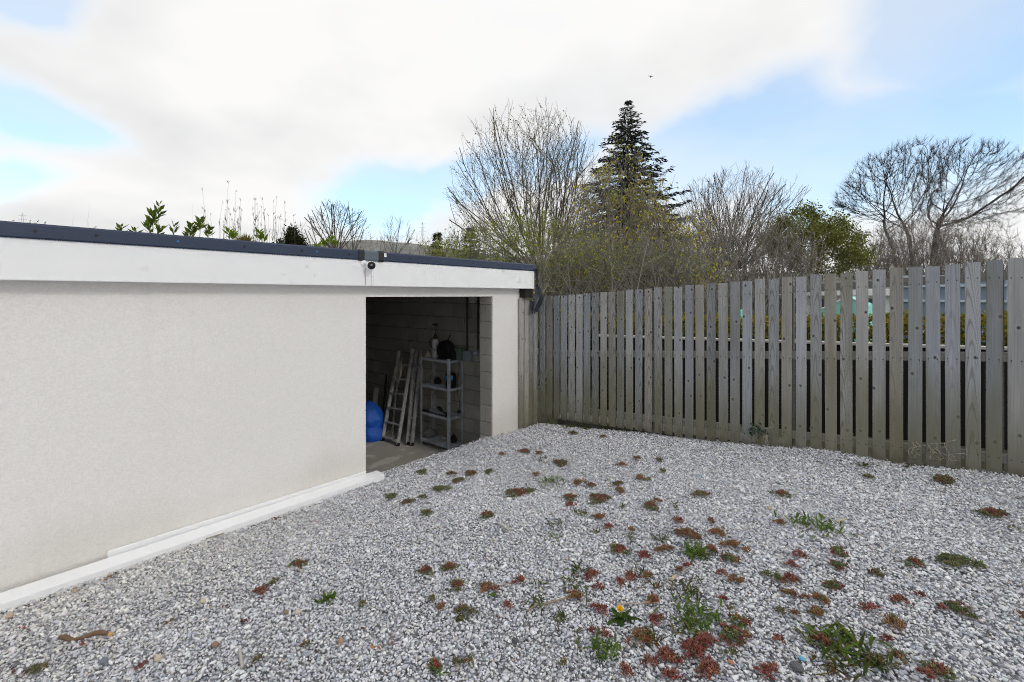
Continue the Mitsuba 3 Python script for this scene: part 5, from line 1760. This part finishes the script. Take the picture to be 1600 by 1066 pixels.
# fallen leaves and odd stones
LV = [(340, 957, .020, (.09, .02, .02)), (351, 951, .016, (.13, .03, .025)), (217, 1046, .026, (.13, .035, .025)), (226, 1040, .02, (.10, .03, .02)), (35, 984, .016, (.24, .05, .04)), (132, 944, .022, (.10, .035, .02)), (128, 1010, .018, (.14, .03, .02)), (22, 1052, .022, (.10, .02, .02)),
      (432, 812, .022, (.17, .05, .03)), (445, 811, .018, (.22, .08, .04)), (167, 907, .018, (.22, .10, .04)), (180, 899, .022, (.09, .03, .02)), (383, 973, .02, (.08, .02, .02)), (335, 1010, .022, (.10, .06, .04)), (262, 976, .022, (.12, .08, .04)), (492, 1019, .018, (.12, .05, .03)),
      (612, 1005, .018, (.20, .08, .03)), (590, 1015, .020, (.45, .16, .05)), (778, 969, .012, (.20, .02, .05)), (1388, 1020, .012, (.2, .05, .03)), (565, 985, .015, (.12, .05, .03)), (496, 1022, .014, (.10, .04, .02)), (570, 777, .012, (.25, .05, .04)), (1330, 1005, .03, (.05, .03, .02))]
for i, (px, py, s, c_) in enumerate(LV):
    p, Z = ground_at(px, py)
    r = np.random.default_rng(900 + i)
    nl = r.integers(1, 4)
    d = rand_dirs(nl, r) * [1, 1, .15]
    v, f = leaf_quads(p + [0, 0, .014] + r.normal(0, s * .3, (nl, 3)) * [1, 1, .1], np.full(nl, s), r, 1.5, d)
    k = num('fallen_leaf')
    cput(k, (v, f, vary(c_, nl, 4, r, .15, .05)), 'vc_satin')
    nm = 'orange' if c_[0] > .4 else 'dark' if c_[0] < .11 else 'reddish'
    tag(k, where(px, py, f'{nm} dry', 'leaf fragment'), 'leaf', 'dry leaf fragments on the gravel')
for i, (px, py, s, c_, nm) in enumerate(((447, 960, .016, (.22, .16, .10), 'brown'), (465, 960, .017, (.50, .42, .34), 'pinkish tan'), (1203, 797, .018, (.45, .33, .22), 'tan'), (533, 1005, .016, (.36, .22, .14), 'orange'), (247, 1032, .020, (.52, .44, .34), 'buff'), (336, 1011, .019, (.24, .16, .12), 'dark brown'),
                                          (117, 926, .016, (.44, .33, .24), 'orange tan'), (15, 965, .022, (.48, .38, .28), 'tan'), (163, 1037, .022, (.16, .17, .20), 'blue grey'), (317, 942, .018, (.52, .46, .32), 'yellowish'), (805, 1005, .018, (.08, .08, .09), 'near black'), (1253, 1034, .012, (.12, .38, .55), 'bright blue'), (1245, 1047, .026, (.10, .10, .11), 'black'), (1142, 1039, .012, (.42, .18, .11), 'red orange'), (1093, 745, .010, (.10, .45, .65), 'sky blue'))):
    p, Z = ground_at(px, py)
    k = num('odd_stone')
    put(k, lump(p + [0, 0, .012], [s, s * .75, s * .6], 40 + i, .35, 2), f'stone_{i}', 25)
    scene[f'stone_{i}'] = prin(c_, .8)
    tag(k, where(px, py, nm, 'stone standing out'), 'stone')

# dry vines and weeds in the fence gaps, ivy tuft
def fence_vine(label, px, py0, py1, seed):
    r = np.random.default_rng(seed)
    k = num('dry_vine')
    S = []
    for j in range(4):
        a, b = at_y(px + r.normal(0, 4), py0, FY - .008), at_y(px + r.normal(0, 8), py1 + r.normal(0, 8), FY - .012)
        prev = a
        ph = r.uniform(0, 6)
        for q in range(1, 11):
            p = a + (b - a) * q / 10 + np.array([.03 * math.sin(q * .7 + ph), -.006 - .02 * abs(math.sin(q * .5 + ph)), .02 * math.cos(q * .8 + ph)])
            S.append((prev, p, .0028, .0026)); prev = p
    cput(k, twig_mesh(S, (.34, .31, .24), r), 'vc_matt')
    tag(k, label, 'vine')


fence_vine('tangle of dry vine stems at the fence foot, left of the other two', 1428, 715, 692, 1)
fence_vine('middle tangle of dry vine stems at the fence foot', 1462, 718, 692, 2)
fence_vine('curling dry vine stem at the fence foot, right of the other two', 1487, 720, 698, 3)
fence_vine('thin pale root trailing out of the fence gap beside the ivy tuft', 1200, 694, 668, 4)
r = np.random.default_rng(77)
k = num('ivy_tuft')
n = 60
c = at_y(1186, 674, FY - .03)
C = c + r.normal(0, 1, (n, 3)) * [.065, .018, .028]
v, f = leaf_quads(C, r.uniform(.018, .032, n), r, 1.2)
cput(k + '__leaves', (v, f, vary((.035, .085, .06), n, 4, r, .25, .08)), 'vc_leaf')
a = at_y(1187, 697, FY - .02)
S = [(a + r.normal(0, .012, 3) * [1, .3, 0], c + r.normal(0, .02, 3), .003, .002) for _ in range(9)]
cput(k + '__stems', twig_mesh(S, (.20, .18, .11), r), 'vc_matt')
tag(k, 'dark blue green ivy tuft growing through the fence gap', 'ivy')
for i, (px, py) in enumerate(((1251, 668), (1274, 671), (1298, 673), (1322, 677), (1348, 681), (1375, 684), (1208, 662))):
    c = at_y(px, py, FY + .03)
    n = 26
    v, f = leaf_quads(c + r.normal(0, 1, (n, 3)) * [.016, .010, .010], r.uniform(.008, .014, n), r, 1.3)
    k = num('moss_tuft')
    cput(k, (v, f, vary((.25, .36, .03), n, 4, r, .15, .05)), 'vc_leaf')
    tag(k, ['first', 'second', 'third', 'fourth', 'fifth', 'sixth'][i] + ' bright moss tuft from the left along the low fence rail' if i < 6 else 'bright moss tuft beside the ivy tuft on the low fence rail', 'moss')
# weeds just behind the fence foot by the corner
k = num('weed')
p = at_y(895, 655, FY - .05); p[2] = float(gz(p[0], p[1]))
cput(k, blades(p, 22, .06, .009, 990, GRN, (.2, 1.1), .05), 'vc_leaf')
tag(k, 'dark green weed in the gap below the fence near the garage corner', 'weed', 'leafy weeds in the gravel')
k = num('green_shoot')
cput(k, blades(at_y(858, 458, FY + .25) * [1, 1, 0] , 2, .01, .001, 991, GRN), 'vc_leaf') if False else None
